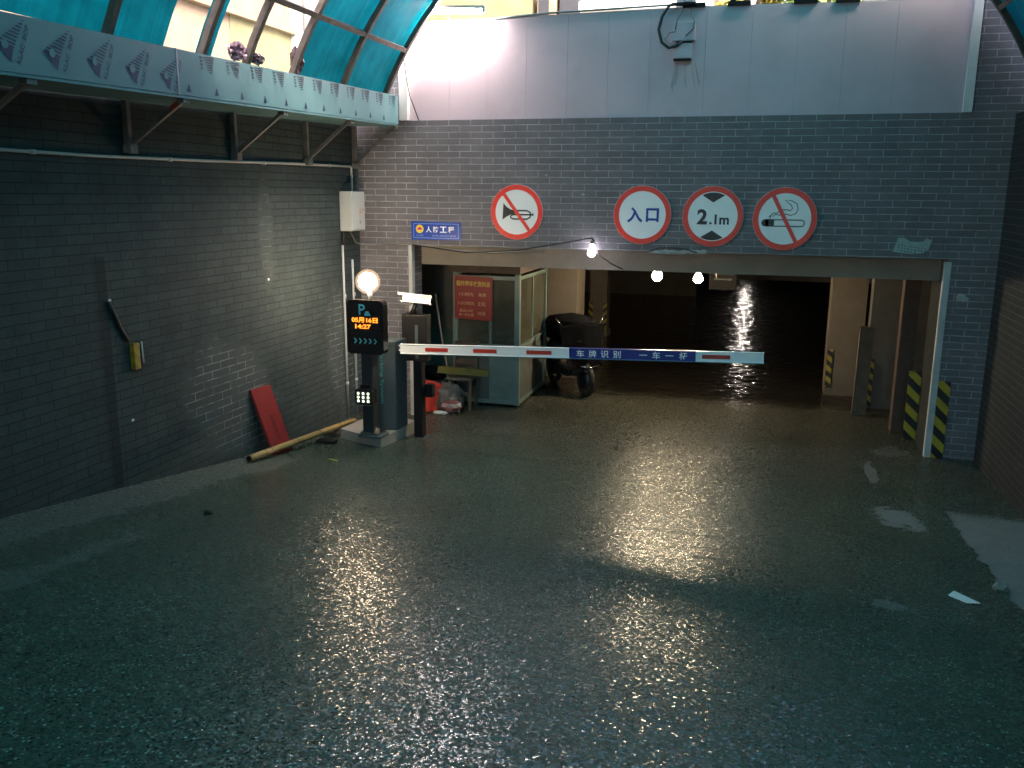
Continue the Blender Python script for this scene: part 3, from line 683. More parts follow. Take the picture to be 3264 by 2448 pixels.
tree('yellow_tree', 'yellow leaved shrub tree rising behind the fence right of the pole', -.55, 5.4, 5.7, 1.2, .5, 'leaf_yellow', 5, 800)
tree('green_tree', 'green leaved tree top showing above the right half of the fence', .45, 5.0, 5.75, 1.2, .62, 'leaf', 8, 1100)

# ------------------------------------------------------------------ conduit, boxes, cables on the left wall
c = thing('conduit_run', 'thin white plastic conduit running high along the left wall and down to the box', 'pipe', (-5.01, -.22, 3.1))
pts = [(-5.012, -20, 3.1), (-5.012, -5.5, 3.09), (-5.01, -4.6, 3.085), (-5.012, -3.2, 3.10), (-5.012, -1.8, 3.125), (-5.012, -.26, 3.14), (-5.012, -.225, 3.12), (-5.012, -.22, 2.84)]
MB().tube(pts, .013, 10).build('pipe', M['pvc'], c)
mb = MB()
for (y, z) in ((-5.2, 3.088), (-3.7, 3.093), (-2.2, 3.116), (-.8, 3.134)): mb.tube([(-5.012, y-.025, z), (-5.012, y+.025, z)], .018, 10)
mb.tube([(-5.012, -.22, 3.0), (-5.012, -.22, 3.04)], .018, 10)
mb.build('coupling', M['pvc'], c)
for (ya, yb, z1, lab, x) in ((-.52, -.50, 2.2, 'tall white conduit standing on the left wall, the longer one further from the corner', -5.012), (-.265, -.245, 2.01, 'shorter white conduit beside the wall corner behind the display post', -5.012)):
    c = thing('conduit_pipe', lab, 'pipe', (x, ya, 0), 'upright conduits in the wall corner')
    MB().tube([(x, yb, 0.0), (x, (ya+yb)/2, 1.1), (x, ya, z1)], .0145, 10).build('pipe', M['pvc'], c)
    mb = MB()
    for z in (.45, 1.12, 1.55): mb.tube([(x, yb, z), (x, yb, z+.045)], .0205, 10)
    mb.build('coupling', M['pvc'], c)
eb = thing('electrical_box', 'pale grey steel electrical box with a warning label mounted in the wall corner', 'electrical box', (-4.95, -.36, 2.36))
MB().box(-5.03, -4.87, -.535, -.17, 2.37, 2.84, .008).build('casing', M['box'], eb)
MB().box(-4.869, -4.86, -.515, -.19, 2.385, 2.825, .003).build('door', M['box'], eb)
FE = Face((-4.86, 0, 0), (0, 1, 0), (0, 0, 1), .002)
FE.polys('warning_label', M['orange'], eb, [[(-.37, 2.575), (-.27, 2.575), (-.32, 2.66)]]+[rect(-.37, 2.555, -.27, 2.562), rect(-.37, 2.53, -.28, 2.537)])
FE.polys('label_print', M['ink'], eb, [[(-.335, 2.585), (-.305, 2.585), (-.32, 2.64)], circ(-.25, 2.62, .016, 14), circ(-.33, 2.475, .022, 14)])
o = MB().tube([(-5.015, -.51, 2.36), (-5.0, -.5, 2.28), (-5.005, -.52, 2.2)], .02, 8).build('cable_bundle', M['cable']); tag(o, 'black cable bundle hanging from the underside of the electrical box', 'cable')
o = MB().tube([(-5.015, -.3, 2.36), (-4.95, -.28, 2.22), (-4.9, -.12, 2.18), (-4.6, -.03, 2.205), (-4.33, -.03, 2.215), (-3.9, -.02, 2.15), (-3.3, -.015, 2.12), (-2.6, -.01, 2.16)], .009, 8).build('power_cable', M['cable_grey']); tag(o, 'grey sagging cable from the electrical box along the lintel edge', 'cable')
o = MB().tube([(-5.02, -4.57, 1.96), (-5.015, -4.53, 1.87), (-5.017, -4.46, 1.72), (-5.015, -4.39, 1.62)], .016, 8).build('loose_cable', M['cable']); tag(o, 'black loose cable end on the left wall above the yellow plate', 'cable')
hp = thing('reflector_plate', 'small yellow reflector plate fixed upright on the left wall', 'reflector', (-5.0, -4.32, 1.37))
MB().box(-5.03, -4.985, -4.365, -4.295, 1.375, 1.595, .004).build('plate', M['hazard_wall'], hp)
MB().box(-5.03, -4.99, -4.292, -4.275, 1.37, 1.60).build('backing', M['black'], hp)
MB().tube([(-4.985, -4.272, 1.60), (-4.985, -4.262, 1.42)], .007, 6).build('rod', M['pvc'], hp)
wn = [(-5.026, -4.55, 1.97), (-5.026, -2.2, 1.93), (-5.026, -4.4, .95)]
for (q, lab) in zip(wn, ('white wall nail tip above the loose cable', 'white plaster chip high on the middle of the left wall', 'white nail tip low on the left wall')):
    o = MB().ball(q, .014, .3, 1.3, .9, 2, .5, q[1], smooth=False).build('wall_chip', M['bead']); tag(o, lab, 'chip')

# ------------------------------------------------------------------ round signs and plates on the facade
def round_sign(x, z, r, lab):
    r *= 1.03
    t = thing('round_sign', lab, 'sign', (x, 0, z), 'round traffic signs on the facade')
    mb = MB(); n = 56
    A = [mb.b.verts.new((x+r*math.cos(2*math.pi*k/n), -.018, z+r*math.sin(2*math.pi*k/n))) for k in range(n)]
    B = [mb.b.verts.new((x+r*math.cos(2*math.pi*k/n), -.003, z+r*math.sin(2*math.pi*k/n))) for k in range(n)]
    for k in range(n): mb.b.faces.new((A[k], A[(k+1) % n], B[(k+1) % n], B[k]))
    mb.b.faces.new(A); mb.b.faces.new(B)
    mb.build('sign_plate', M['signwhite'], t)
    F = Face((x, -.018, z), (1, 0, 0), (0, 0, 1), .0025)
    F.polys('red_ring', M['signred'], t, ring_quads(0, 0, r*.815, r*.995))
    F.polys('rivet', M['redink'], t, [circ(r*.91*math.cos(R(a)), r*.91*math.sin(R(a)), .005, 8) for a in (38, 92, 141, 218, 271, 322)], 2)
    return t, F
def slash(F, t, r, a=R(-53), k=2): 
    c, s_ = math.cos(a), math.sin(a); F.polys('red_slash', M['signred'], t, stroke([(-c*r*.85, -s_*r*.85), (c*r*.85, s_*r*.85)], r*.125), k)
t, F = round_sign(-2.955, 2.615, .315, 'round red ringed no horn sign with a trumpet, leftmost of the round signs'); r = .315
horn = [[(-.175, -.09), (-.165, .105), (-.125, .06), (-.07, .03), (-.02, .022), (-.02, -.018), (-.07, -.028), (-.12, -.05)]]
horn += stroke([(-.02, .002+.018), (.13, .018), (.165, 0), (.175, -.03), (.165, -.06), (.13, -.08), (-.04, -.08), (-.07, -.068), (-.075, -.05), (-.06, -.033), (-.02, -.028), (.2, -.028)], .017)+[rect(.195, -.04, .21, -.012)]
F.polys('horn_pictogram', M['signblack'], t, horn, 1); slash(F, t, r)
t, F = round_sign(-1.45, 2.605, .322, 'round red ringed entrance sign with two blue characters')
F.text('入', .175, M['signblue'], t, -.085, 0, .032); F.text('口', .155, M['signblue'], t, .118, .0, .032)
t, F = round_sign(-.655, 2.60, .327, 'round red ringed height limit sign with black 2.1m and two triangles')
r = .327; q = r*.81
for sg in (1, -1):
    pl = [(q*math.cos(a), sg*q*math.sin(a)) for a in [R(62+56*i/10) for i in range(11)]]+[(0, sg*.155)]
    F.polys('black_triangle', M['signblack'], t, [pl])
F.text('2', .17, M['signblack'], t, -.115, -.005, .035); F.text('.1m', .112, M['signblack'], t, .075, -.033, .028)
t, F = round_sign(.125, 2.585, .333, 'round red ringed no smoking sign with a cigarette, rightmost of the round signs'); r = .333
cig = [rect(-.205, -.085, -.11, -.005)]+[circ(-.205, -.045, .04, 18)]+stroke([(-.11, -.01), (.18, -.01), (.203, -.02), (.212, -.045), (.203, -.07), (.18, -.08), (-.11, -.08)], .011)
smoke = stroke([(-.16, .0), (-.14, .05), (-.12, .065), (-.09, .06), (-.03, .1), (.02, .1), (.055, .09), (.075, .115), (.06, .15), (-.01, .205), (.06, .2), (.12, .165), (.135, .11), (.115, .06), (.06, .04), (.0, .055), (-.06, .04), (-.1, .05), (-.13, .025)], .0085)+stroke([(-.14, .05), (-.155, .03), (-.175, .025)], .007)
F.polys('cigarette_pictogram', M['signblack'], t, cig); F.polys('smoke_pictogram', M['signblack'], t, smoke); slash(F, t, r, R(-62))

pl = thing('blue_plate', 'small blue enamel plate with white characters and a round yellow emblem', 'sign', (-3.99, 0, 2.375))
MB().poly([(-4.315, -.003, 2.26), (-3.665, -.003, 2.262), (-3.665, -.003, 2.478), (-4.315, -.003, 2.486)], .012, (0, -1, 0)).build('plate', M['plateblue'], pl)
F = Face((-3.99, -.015, 2.372), (1, 0, 0), (0, 0, 1), .002)
F.polys('border_line', M['plateline'], pl, frame2(-.298, -.09, .298, .09, .007))
F.polys('emblem_disc', M['plateyellow'], pl, [circ(-.215, .022, .052, 28)])
F.polys('emblem_arch', M['signred'], pl, [circ(-.215, .012, .034, 16, 0, math.pi)], 2)
F.polys('emblem_triangle', M['signblue'], pl, [[(-.232, .012), (-.198, .012), (-.215, .042)]], 3)
for ch, cx in zip('人防工程', (-.095, .0, .098, .2)): F.text(ch, .075, M['signwhite'], pl, cx, .018, .022)
F.text('长沙市人民防空办公室监制', .025, M['plateline'], pl, .105, -.058, .01); F.text('YH-2007', .020, M['plateline'], pl, -.215, -.058, .01)

np_ = thing('paper_notice', 'torn damp paper notice pasted above the right end of the opening', 'notice', (1.48, 0, 2.22))
MB().poly([(1.265, -.004, 2.255), (1.31, -.004, 2.41), (1.37, -.006, 2.405), (1.43, -.005, 2.37), (1.5, -.005, 2.365), (1.56, -.006, 2.37), (1.585, -.008, 2.405), (1.645, -.006, 2.385), (1.62, -.004, 2.29), (1.57, -.004, 2.25), (1.45, -.004, 2.235)], .003, (0, -1, 0)).build('sheet', M['paper'], np_)
F = Face((1.45, -.009, 2.31), (1, 0, 0), (0, 0, 1), .002); rnd = random.Random(9); bl = []
for row in range(3):
    for k in range(9):
        if rnd.random() < .8:
            cx, cy = -.13+.033*k, .022-.03*row-.0012*k*4; bl.append([(cx+(.006+.005*rnd.random())*math.cos(a), cy+(.006+.006*rnd.random())*math.sin(a)) for a in [i*1.05 for i in range(6)]])
F.polys('smudged_writing', M['paper_ink'], np_, bl)

# ------------------------------------------------------------------ garage interior
t = MB().box(-11, 8, .352, .64, 1.93, 3.55).build('entrance_beam', M['beam']); tag(t, 'bare concrete beam across the top of the entrance behind the facade', 'beam')
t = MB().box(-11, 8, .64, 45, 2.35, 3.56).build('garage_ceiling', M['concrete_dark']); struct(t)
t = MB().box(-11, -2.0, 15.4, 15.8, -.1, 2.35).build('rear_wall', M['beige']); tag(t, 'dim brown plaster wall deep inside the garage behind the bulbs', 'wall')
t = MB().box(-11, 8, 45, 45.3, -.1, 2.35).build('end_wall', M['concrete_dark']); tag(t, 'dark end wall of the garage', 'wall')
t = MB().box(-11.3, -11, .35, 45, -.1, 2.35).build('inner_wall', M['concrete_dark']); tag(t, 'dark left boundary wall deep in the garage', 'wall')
t = MB().box(8, 8.3, .35, 45, -.1, 2.35).build('inner_wall', M['concrete_dark']); tag(t, 'dark right boundary wall deep in the garage', 'wall')
t = MB().box(-1.2, 3.4, 9.0, 9.3, 1.1, 2.35).build('hanging_bulkhead', M['concrete_dark']); tag(t, 'dark concrete bulkhead under the ceiling behind the direction sign', 'bulkhead')
lw = thing('booth_side_wall', 'grey wall with a turquoise lower half left of the guard booth', 'wall', (-6, 1.5, 0))
MB().box(-11, -4.04, 1.5, 1.7, .92, 1.93).build('upper_wall', M['grey_plaster'], lw)
MB().box(-11, -4.04, 1.48, 1.72, -.05, .92).build('wainscot', M['teal_wall'], lw)
rp = thing('right_pier', 'grey plastered pier forming the right jamb of the opening', 'pier', (2, .5, 0))
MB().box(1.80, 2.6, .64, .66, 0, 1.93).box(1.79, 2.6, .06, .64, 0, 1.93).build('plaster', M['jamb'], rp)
t = MB().box(1.56, 1.74, 1.0, 1.2, 0, 2.35, .01).build('wooden_post', M['brown']); tag(t, 'rust brown post standing just inside the right jamb', 'post')
t = MB().box(1.36, 3.2, 2.3, 2.6, -.05, 2.35).build('inner_pier', M['grey_plaster']); tag(t, 'dim grey brown pier behind the brown post on the right', 'pier')
t = MB().box(.885, 1.36, 3.0, 3.5, -.05, 2.35).build('inner_pier', M['beige']); tag(t, 'beige lit pier furthest in on the right side of the passage', 'pier')
t = MB().box(-3.3, -2.83, 3.0, 3.6, -.05, 2.35).build('inner_pier', M['beige']); tag(t, 'beige pier right behind the guard booth', 'pier')
t = MB().box(-3.47, -3.12, 7.3, 7.65, -.02, 2.35).build('column', M['beige']); tag(t, 'square beige column with striped corners deep inside on the left', 'column')
t = MB().box(-3.5, -3.09, 7.27, 7.68, -.02, .12).build('column_foot', M['concrete']); tag(t, 'concrete foot block under the striped column', 'block')
t = MB().obox((1.26, 1.85, .0), (1.28, 1.9, 1.17), .17, .1, (0, 1, 0), .008).build('leaning_board', M['wood']); tag(t, 'old short board standing against the grey inner pier', 'board')
def strip(x0, x1, y, z0, z1, m, lab):
    o = MB().box(x0, x1, y-.012, y, z0, z1, .002).build('hazard_strip', M[m]); tag(o, lab, 'corner guard', 'yellow and black corner guards')
strip(1.86, 1.985, -.004, .0, .87, 'hazard', 'yellow black striped guard on the brick face right of the white bead, the largest')
strip(1.65, 1.79, .634, .02, .85, 'hazard', 'yellow black striped guard on the inner edge of the right jamb')
strip(1.36, 1.45, 2.298, .02, .69, 'hazard_far', 'small striped guard on the grey inner pier behind the leaning board')
strip(.887, .965, 2.998, .12, .67, 'hazard_far', 'small striped guard on the left edge of the beige pier furthest in')
strip(-3.485, -3.40, 7.298, .13, .68, 'hazard_far', 'dim striped guard on the left corner of the inside column')
strip(-3.19, -3.105, 7.298, .13, .68, 'hazard_far_m', 'dim striped guard on the right corner of the inside column')
ds = thing('direction_sign', 'dim hanging direction sign with four characters and an arrow inside the garage', 'sign', (-.75, 5, 1.4))
MB().box(-.97, -.52, 5.0, 5.03, 1.27, 1.75).build('sign_board', M['black'], ds)
F = Face((-.745, 5.0, 1.5), (1, 0, 0), (0, 0, 1), .003)
F.text('下负二层', .085, M['mint_dull'], ds, 0, .06, .01, .37)
F.polys('arrow', M['mint_dull'], ds, [rect(-.15, -.065, .1, -.04), [(.1, -.08), (.17, -.052), (.1, -.025)]])
MB().tube([(-.95, 5.01, 1.74), (-.95, 5.01, 2.36)], .008, 6).build('hanger', M['black'], ds); MB().tube([(-.54, 5.01, 1.74), (-.54, 5.01, 2.36)], .008, 6).build('hanger', M['black'], ds)

# guard booth
BX0, BX1, BY0, BY1 = -4.03, -3.165, .82, 2.25
bo = thing('guard_booth', 'small mint green aluminium guard booth with glass windows inside the entrance on the left', 'booth', (-3.6, 1.5, 0))
for (x, y) in ((BX0, BY0), (BX1, BY0), (BX1, BY1), (BX0, BY1)): MB().box(x-.035, x+.035, y-.035, y+.035, .03, 1.80, .004).build('frame_post', M['mint'], bo)
for z in (.06, .82, 1.74):
    MB().box(BX0+.036, BX1-.036, BY0-.025, BY0+.02, z-.025, z+.025).build('frame_rail', M['mint'], bo)
    MB().box(BX1-.02, BX1+.025, BY0+.036, BY1-.036, z-.025, z+.025).build('frame_rail', M['mint'], bo)
MB().box(BX0+.03, -3.56, BY0-.01, BY0+.01, .086, .794).build('lower_panel', M['mint_dull'], bo)
MB().box(-3.54, BX1-.037, BY0-.012, BY0+.012, .086, .794).build('lower_panel', M['mint'], bo)
MB().box(-3.555, -3.52, BY0-.018, BY0+.018, .086, 1.715).build('mullion', M['mint'], bo)
MB().box(BX1-.01, BX1+.01, BY0+.037, BY1-.037, .086, .794).build('lower_panel', M['mint_dull'], bo)
MB().box(BX0+.037, -3.557, BY0-.004, BY0+.004, .846, 1.714).build('window', M['glass'], bo)
MB().box(-3.518, BX1-.037, BY0-.004, BY0+.004, .846, 1.714).build('window', M['glass'], bo)
ym = 1.55
MB().box(BX1-.018, BX1+.018, ym-.02, ym+.02, .846, 1.714).build('mullion', M['mint'], bo)
MB().box(BX1-.004, BX1+.004, BY0+.037, ym-.021, .846, 1.714).build('window', M['glass'], bo)
MB().box(BX1-.004, BX1+.004, ym+.021, BY1-.037, .846, 1.714).build('window', M['glass'], bo)
MB().box(BX0-.06, BX1+.05, BY0-.07, BY1+.05, 1.805, 1.90).build('roof_slab', M['wood_dark'], bo)
MB().box(BX0-.02, BX0+.01, BY0+.037, BY1-.037, .03, 1.79).build('side_panel', M['mint_dull'], bo)
MB().box(BX0+.037, BX1-.037, BY1-.01, BY1+.02, .03, 1.79).build('back_panel', M['beige'], bo)
MB().box(BX0+.02, BX1-.037, BY0+.037, BY1-.02, .03, .05).build('booth_floor', M['concrete_dark'], bo)
ds_ = thing('desk', 'plain desk seen through the booth front window', 'desk', (-3.75, 1.6, .05))
MB().box(-4.0, -3.45, 1.3, 2.1, .78, .82).build('top', M['beige'], ds_)
MB().box(-3.99, -3.95, 1.32, 2.08, .05, .78).build('leg', M['wood'], ds_); MB().box(-3.5, -3.46, 1.32, 2.08, .05, .78).build('leg', M['wood'], ds_)
po = thing('price_poster', 'red parking price poster with pale characters on the booth window', 'poster', (-3.77, .81, 1.16))
MB().poly([(-4.035, .782, 1.185), (-3.505, .782, 1.165), (-3.50, .782, 1.745), (-4.04, .782, 1.765)], .005, (0, -1, 0)).build('sheet', M['poster'], po)
F = Face((-3.77, .776, 1.46), (1, 0, -.022), (0, 0, 1), .002)
F.text('临时停车收费标准', .075, M['postergold'], po, 0, .195, .02, .47)
F.polys('grid_line', M['posterline'], po, [rect(-.23, .112, .23, .116), rect(-.23, -.01, .23, -.006), rect(-.23, -.135, .23, -.131), rect(-.23, -.262, .23, -.258), rect(.022, -.258, .026, .112), rect(-.23, -.258, -.226, .112), rect(.226, -.258, .23, .112)])
F.text('1小时内', .055, M['posterink'], po, -.1, .05, .012, .2); F.text('免费', .055, M['posterink'], po, .125, .05, .012, .11)
F.text('1-2小时内', .052, M['posterink'], po, -.1, -.07, .012, .22); F.text('5元', .06, M['posterink'], po, .12, -.07, .012, .11)
F.text('超过2小时', .04, M['posterink'], po, -.1, -.17, .012, .19); F.text('按一天计费', .04, M['posterink'], po, -.1, -.225, .012, .21); F.text('10元', .055, M['posterink'], po, .12, -.198, .012, .11)

# chair, plank, stick and bundles in front of the booth
ch = thing('wooden_chair', 'old grey wooden chair in front of the booth', 'chair', (-3.85, .55, 0))
for (x, y, z) in ((-4.02, .46, .43), (-3.72, .46, .43), (-4.02, .74, .88), (-3.72, .74, .88)): MB().obox((x, y, 0), (x+.01, y+.02, z), .032, .032).build('leg', M['wood'], ch)
MB().box(-4.05, -3.69, .43, .76, .40, .432, .006).build('seat', M['wood'], ch)
mb = MB()
for z in (.56, .68, .80): mb.box(-4.0, -3.73, .745, .765, z, z+.07)
mb.build('backrest', M['wood_dark'], ch)
for (p, q) in (((-4.01, .47, .22), (-3.72, .47, .22)), ((-3.715, .47, .28), (-3.715, .75, .28)), ((-4.015, .47, .28), (-4.015, .75, .28))): MB().obox(p, q, .022, .03).build('stretcher', M['wood'], ch)
t = MB().obox((-4.14, .40, .545), (-3.5, .60, .49), .03, .09, (0, 0, 1), .004).build('plank', M['olive']); tag(t, 'olive yellow plank lying across the wooden chair', 'plank')
t = MB().tube([(-4.30, .75, 1.50), (-4.15, .6, .9), (-3.97, .45, .28), (-3.93, .42, .12)], .014, 8).build('stick', M['cable_grey']); tag(t, 'long thin grey stick leaning beside the booth left of the poster', 'stick')
rb = MB()
P8 = [(-4.24, .02, .01), (-4.05, .50, .02), (-4.75, .75, .02), (-4.85, .1, .01), (-4.25, .04, .37), (-4.06, .50, .31), (-4.72, .76, .38), (-4.82, .12, .38)]
vs = [rb.b.verts.new(p) for p in P8]
for f in ((0, 1, 5, 4), (1, 2, 6, 5), (2, 3, 7, 6), (3, 0, 4, 7), (3, 2, 1, 0), (4, 5, 6, 7)): rb.b.faces.new([vs[i] for i in f])
bmesh.ops.subdivide_edges(rb.b, edges=rb.b.edges[:], cuts=5, use_grid_fill=True)
for v in rb.b.verts:
    n_ = mnoise.noise(v.co*7); v.co += Vector((n_, mnoise.noise(v.co*6+Vector((4, 0, 0))), .8*mnoise.noise(v.co*6+Vector((0, 9, 0)))))*.022; v.co.z = max(v.co.z, .004)
t = rb.build('wrapped_bundle', M['redsheet']); tag(t, 'bundle wrapped in bright red plastic sheet on the floor behind the barrier post', 'bundle')
t = MB().ball((-3.99, .44, .12), .25, .72, .75, 1.0, 4, .35, 3, 2.2, flat=-.115).build('tarpaulin_bundle', M['sack']); tag(t, 'grey tarpaulin heap behind the red bundle', 'tarpaulin')
t = MB().ball((-3.90, .27, .085), .11, 1.15, 1.0, .85, 4, .25, 5, 2.5, flat=-.083).build('striped_bag', M['striped_bag']); tag(t, 'pink and white striped bag under the grey tarpaulin', 'bag')
t = MB().ball((-4.02, .16, .012), .1, 1.0, .6, .25, 3, .5, 8, 3., flat=-.01).build('plastic_bag', M['white_bag']); tag(t, 'flat white plastic bag on the floor in front of the striped bag', 'bag')
t = MB().ball((-4.46, 1.0, .36), .14, 1.3, .9, .8, 3, .4, 6, 2.5).build('dark_bundle', M['cloth_dark']); tag(t, 'dark cloth lump on top of the red bundle beside the wall', 'cloth')

# scooter under a quilt
sc = thing('scooter', 'dark parked scooter draped with a wind quilt at the corner of the booth', 'scooter', (-2.75, 2.1, 0))
sx = Vector((.62, -.78, 0)).normalized()                 # heading
def S(a, b, z): return Vector((-2.74, 2.2, 0))+sx*a+Vector((-sx.y, sx.x, 0))*b+Vector((0, 0, z))
def wheel(a):
    mb = MB(); N = 24
    mb.tube([S(a+.2*math.cos(2*math.pi*k/N), 0, .235+.2*math.sin(2*math.pi*k/N)) for k in range(N+1)], .042, 8, False); o = mb.build('tyre', M['rubber'], sc)
    MB().tube([S(a, -.05, .235), S(a, .05, .235)], .12, 16).build('hub', M['scooter'], o)
wheel(.52); wheel(-.55)
MB().obox(S(.48, 0, .3), S(.33, 0, .85), .06, .06).build('fork', M['metal'], sc)
mb = MB().ball(S(-.4, 0, .56), .2, 1.0, 1.0, .9, 3, .15, 1); mb.obox(S(.2, 0, .3), S(-.3, 0, .3), .26, .09, bev=.03); mb.obox(S(.26, 0, .3), S(.32, 0, .8), .3, .06, (1, 0, 0), .02); mb.build('body', M['scooter'], sc)
MB().obox(S(-.08, 0, .76), S(-.62, 0, .8), .24, .1, bev=.04).build('seat', M['cloth_dark'], sc)
MB().tube([S(.33, -.32, .98), S(.36, -.12, 1.0), S(.36, .12, 1.0), S(.33, .32, .98)], .016, 8).build('handlebar', M['metal'], sc)
q = MB(); N = 12; gr = []
for i in range(N+1):
    row = []
    for j in range(N+1):
        b_ = -.36+.72*j/N; t_ = i/N
        a_ = .40+.16*t_-.08*abs(b_)*2; z_ = 1.04-.62*t_+.05*math.sin(j*1.3)*t_-.1*abs(b_)
        row.append(q.b.verts.new(S(a_+.02*mnoise.noise(Vector((i, j, 0))*.6), b_*(1-.25*t_), z_)))
    gr.append(row)
for i in range(N):
    for j in range(N): q.b.faces.new((gr[i][j], gr[i][j+1], gr[i+1][j+1], gr[i+1][j])).smooth = True
bmesh.ops.solidify(q.b, geom=q.b.faces[:], thickness=.03); q.build('wind_quilt', M['cloth_dark'], sc)
MB().ball(S(-.1, 0, .98), .3, 1.2, .9, .42, 3, .3, 2, 2.5).build('seat_cover', M['cloth_dark'], sc)
for b_ in (-.3, .3):
    MB().tube([S(.33, b_, 1.0), S(.28, b_*1.3, 1.12)], .007, 6).build('mirror_arm', M['metal'], sc)
MB().tube([S(.62, -.14, .46), S(.66, .0, .44), S(.62, .16, .46), S(.4, .2, .42), S(-.1, .21, .38)], .011, 8).build('crash_bar', M['metal'], sc)
MB().tube([S(-.3, -.16, .62), S(-.7, -.15, .68), S(-.74, 0, .69), S(-.7, .15, .68)], .01, 8).build('rear_rail', M['metal'], sc)

# ------------------------------------------------------------------ lamps
def bulb(x, y, z, r, m, lab, name='hanging_bulb', stem=.1):
    t = thing(name, lab, 'lamp', (x, y, z), 'bare bulbs at the entrance')
    pr = [(.012, r*2.05), (r*.36, r*2.0), (r*.38, r*1.5), (r*.55, r*.95), (r*.85, r*.5), (r, 0), (r*.93, -r*.4), (r*.7, -r*.75), (r*.35, -r*.95), (.004, -r)]
    MB().lathe((x, y, z), pr, 20).build('glass_bulb', M[m], t)
    MB().tube([(x, y, z+r*2.0), (x, y, z+r*3.0)], r*.42, 12).build('socket', M['brass'] if m == 'bulb_white' else M['black'], t)
    MB().tube([(x, y, z+r*2.9), (x+.01, y, z+r*2.9+stem)], .006, 6).build('cord', M['cable'], t)
    return t
bulb(-2.01, -.12, 2.165, .05, 'bulb_white', 'white lit bulb hanging by its cord in front of the entrance beam', stem=.03)
bulb(-1.49, 2.0, 1.735, .072, 'bulb_warm', 'warm lit bulb inside the entrance, the larger left one of the inner pair', stem=.5)
bulb(-.93, 2.0, 1.715, .062, 'bulb_warm', 'warm lit bulb inside the entrance, the smaller right one of the inner pair', stem=.5)
tl = thing('tube_lamp', 'glaring white tube lamp at the left top end of the grey fence', 'lamp', (-3.8, -.13, 4.9))
MB().tube([(-4.18, -.15, 4.90), (-3.36, -.13, 4.865)], .022, 12).build('tube', M['tube'], tl)
MB().obox((-4.2, -.15, 4.945), (-3.34, -.13, 4.91), .07, .035, (0, 0, 1), .006).build('fitting', M['white'], tl)
MB().obox((-4.2, -.15, 4.89), (-4.2, -.15, 4.95), .05, .03, (1, 0, 0)).obox((-3.34, -.13, 4.855), (-3.34, -.13, 4.92), .05, .03, (1, 0, 0)).build('end_cap', M['white'], tl)
MB().obox((-3.8, -.14, 4.93), (-3.8, .05, 4.78), .03, .012, (1, 0, 0)).build('arm_bracket', M['bracket'], tl)
gl = thing('globe_lamp', 'glaring round lit lamp on top of the parking display', 'lamp', (-4.13, -1.7, 1.72))
MB().ball((-4.13, -1.70, 1.895), .098, sub=4).build('bulb', M['bulb_globe'], gl)
MB().ball((-4.13, -1.70, 1.895), .132, sub=4).build('glow_shell', M['lamp_glow'], gl)  # added glowing shell in place of the lamp's glare, no real glass
MB().tube([(-4.10, -1.70, 1.71), (-4.12, -1.70, 1.82)], .025, 10).build('neck', M['white'], gl)
fl = thing('far_lamp', 'lamp deep in the garage reflected in the wet floor', 'lamp', (-.95, 25, 2.1))
MB().box(-.90, -.84, 25, 25.12, 1.84, 1.98, .02).build('tube', M['bulb_far'], fl); MB().box(-1.65, -.25, 24.97, 25.18, 2.06, 2.36).build('housing', M['concrete_dark'], fl)
for pts, r, m, lab in (([(-4.3, -.03, 2.2), (-3.6, -.03, 2.12), (-2.9, -.05, 2.17), (-2.35, -.1, 2.27), (-2.01, -.11, 2.335)], .008, 'cable', 'black wire rising from the lintel to the white bulb'),
                       ([(-2.0, -.1, 2.33), (-1.94, -.05, 2.14), (-1.83, .2, 2.02), (-1.72, .34, 1.95), (-1.6, .8, 1.93), (-1.49, 2.0, 1.9), (-1.2, 2.0, 1.845), (-.93, 2.0, 1.86), (-.72, 2.3, 1.86), (-.7, 2.3, 1.7)], .008, 'cable_grey', 'grey wire running from the white bulb to the inner bulbs'),
                       ([(-1.35, -.015, 2.19), (-1.25, -.02, 2.235), (-1.05, -.02, 2.24), (-.92, -.02, 2.225), (-.8, -.02, 2.19)], .006, 'cable', 'short black wire arching over the broken mortar under the entrance sign')):
    o = MB().tube(pts, r, 8).build('wire', M[m]); tag(o, lab, 'wire')

# ------------------------------------------------------------------ barrier, display, camera post
sl = MB().poly([(-4.63, -1.47, -.02), (-4.0, -1.74, -.02), (-3.955, -.85, -.02), (-4.55, -.62, -.02)], .183, (0, 0, 1)).build('concrete_island', M['beam']); tag(sl, 'low concrete island under the barrier cabinet and display post', 'plinth')
CZ0 = .164
cb = thing('parking_barrier', 'dark grey barrier cabinet with a long white arm reaching across the entrance', 'barrier', (-4.08, -1.25, CZ0))
A_, B_, C_, D_ = (-4.20, -1.40), (-3.98, -1.345), (-3.955, -1.07), (-4.18, -1.12)
mb = MB(); bot = [mb.b.verts.new((x, y, CZ0)) for x, y in (A_, B_, C_, D_)]; top = [mb.b.verts.new((x, y, 1.20)) for x, y in (A_, B_, C_, D_)]
mb.b.faces.new(bot[::-1]); mb.b.faces.new(top)
for k in range(4): mb.b.faces.new((bot[k], bot[(k+1) % 4], top[(k+1) % 4], top[k]))
bmesh.ops.bevel(mb.b, geom=mb.b.edges[:], offset=.012, segments=2, affect='EDGES', profile=.5)
mb.build('housing', M['charcoal'], cb)
dx = (Vector((*B_, 0))-Vector((*A_, 0))).normalized()
F = Face((*A_, 0), dx, (0, 0, 1), .003)
F.text('Parking System', .046, M['cyan'], cb, .066, .78, .012, .60, 1, R(-90))
F.polys('lid_line', M['black'], cb, [rect(0.012, 1.145, .215, 1.15)])
MB().tube([(-3.985, -1.20, 1.10), (-3.87, -1.22, 1.12)], .035, 14).build('arm_hub', M['metal'], cb)
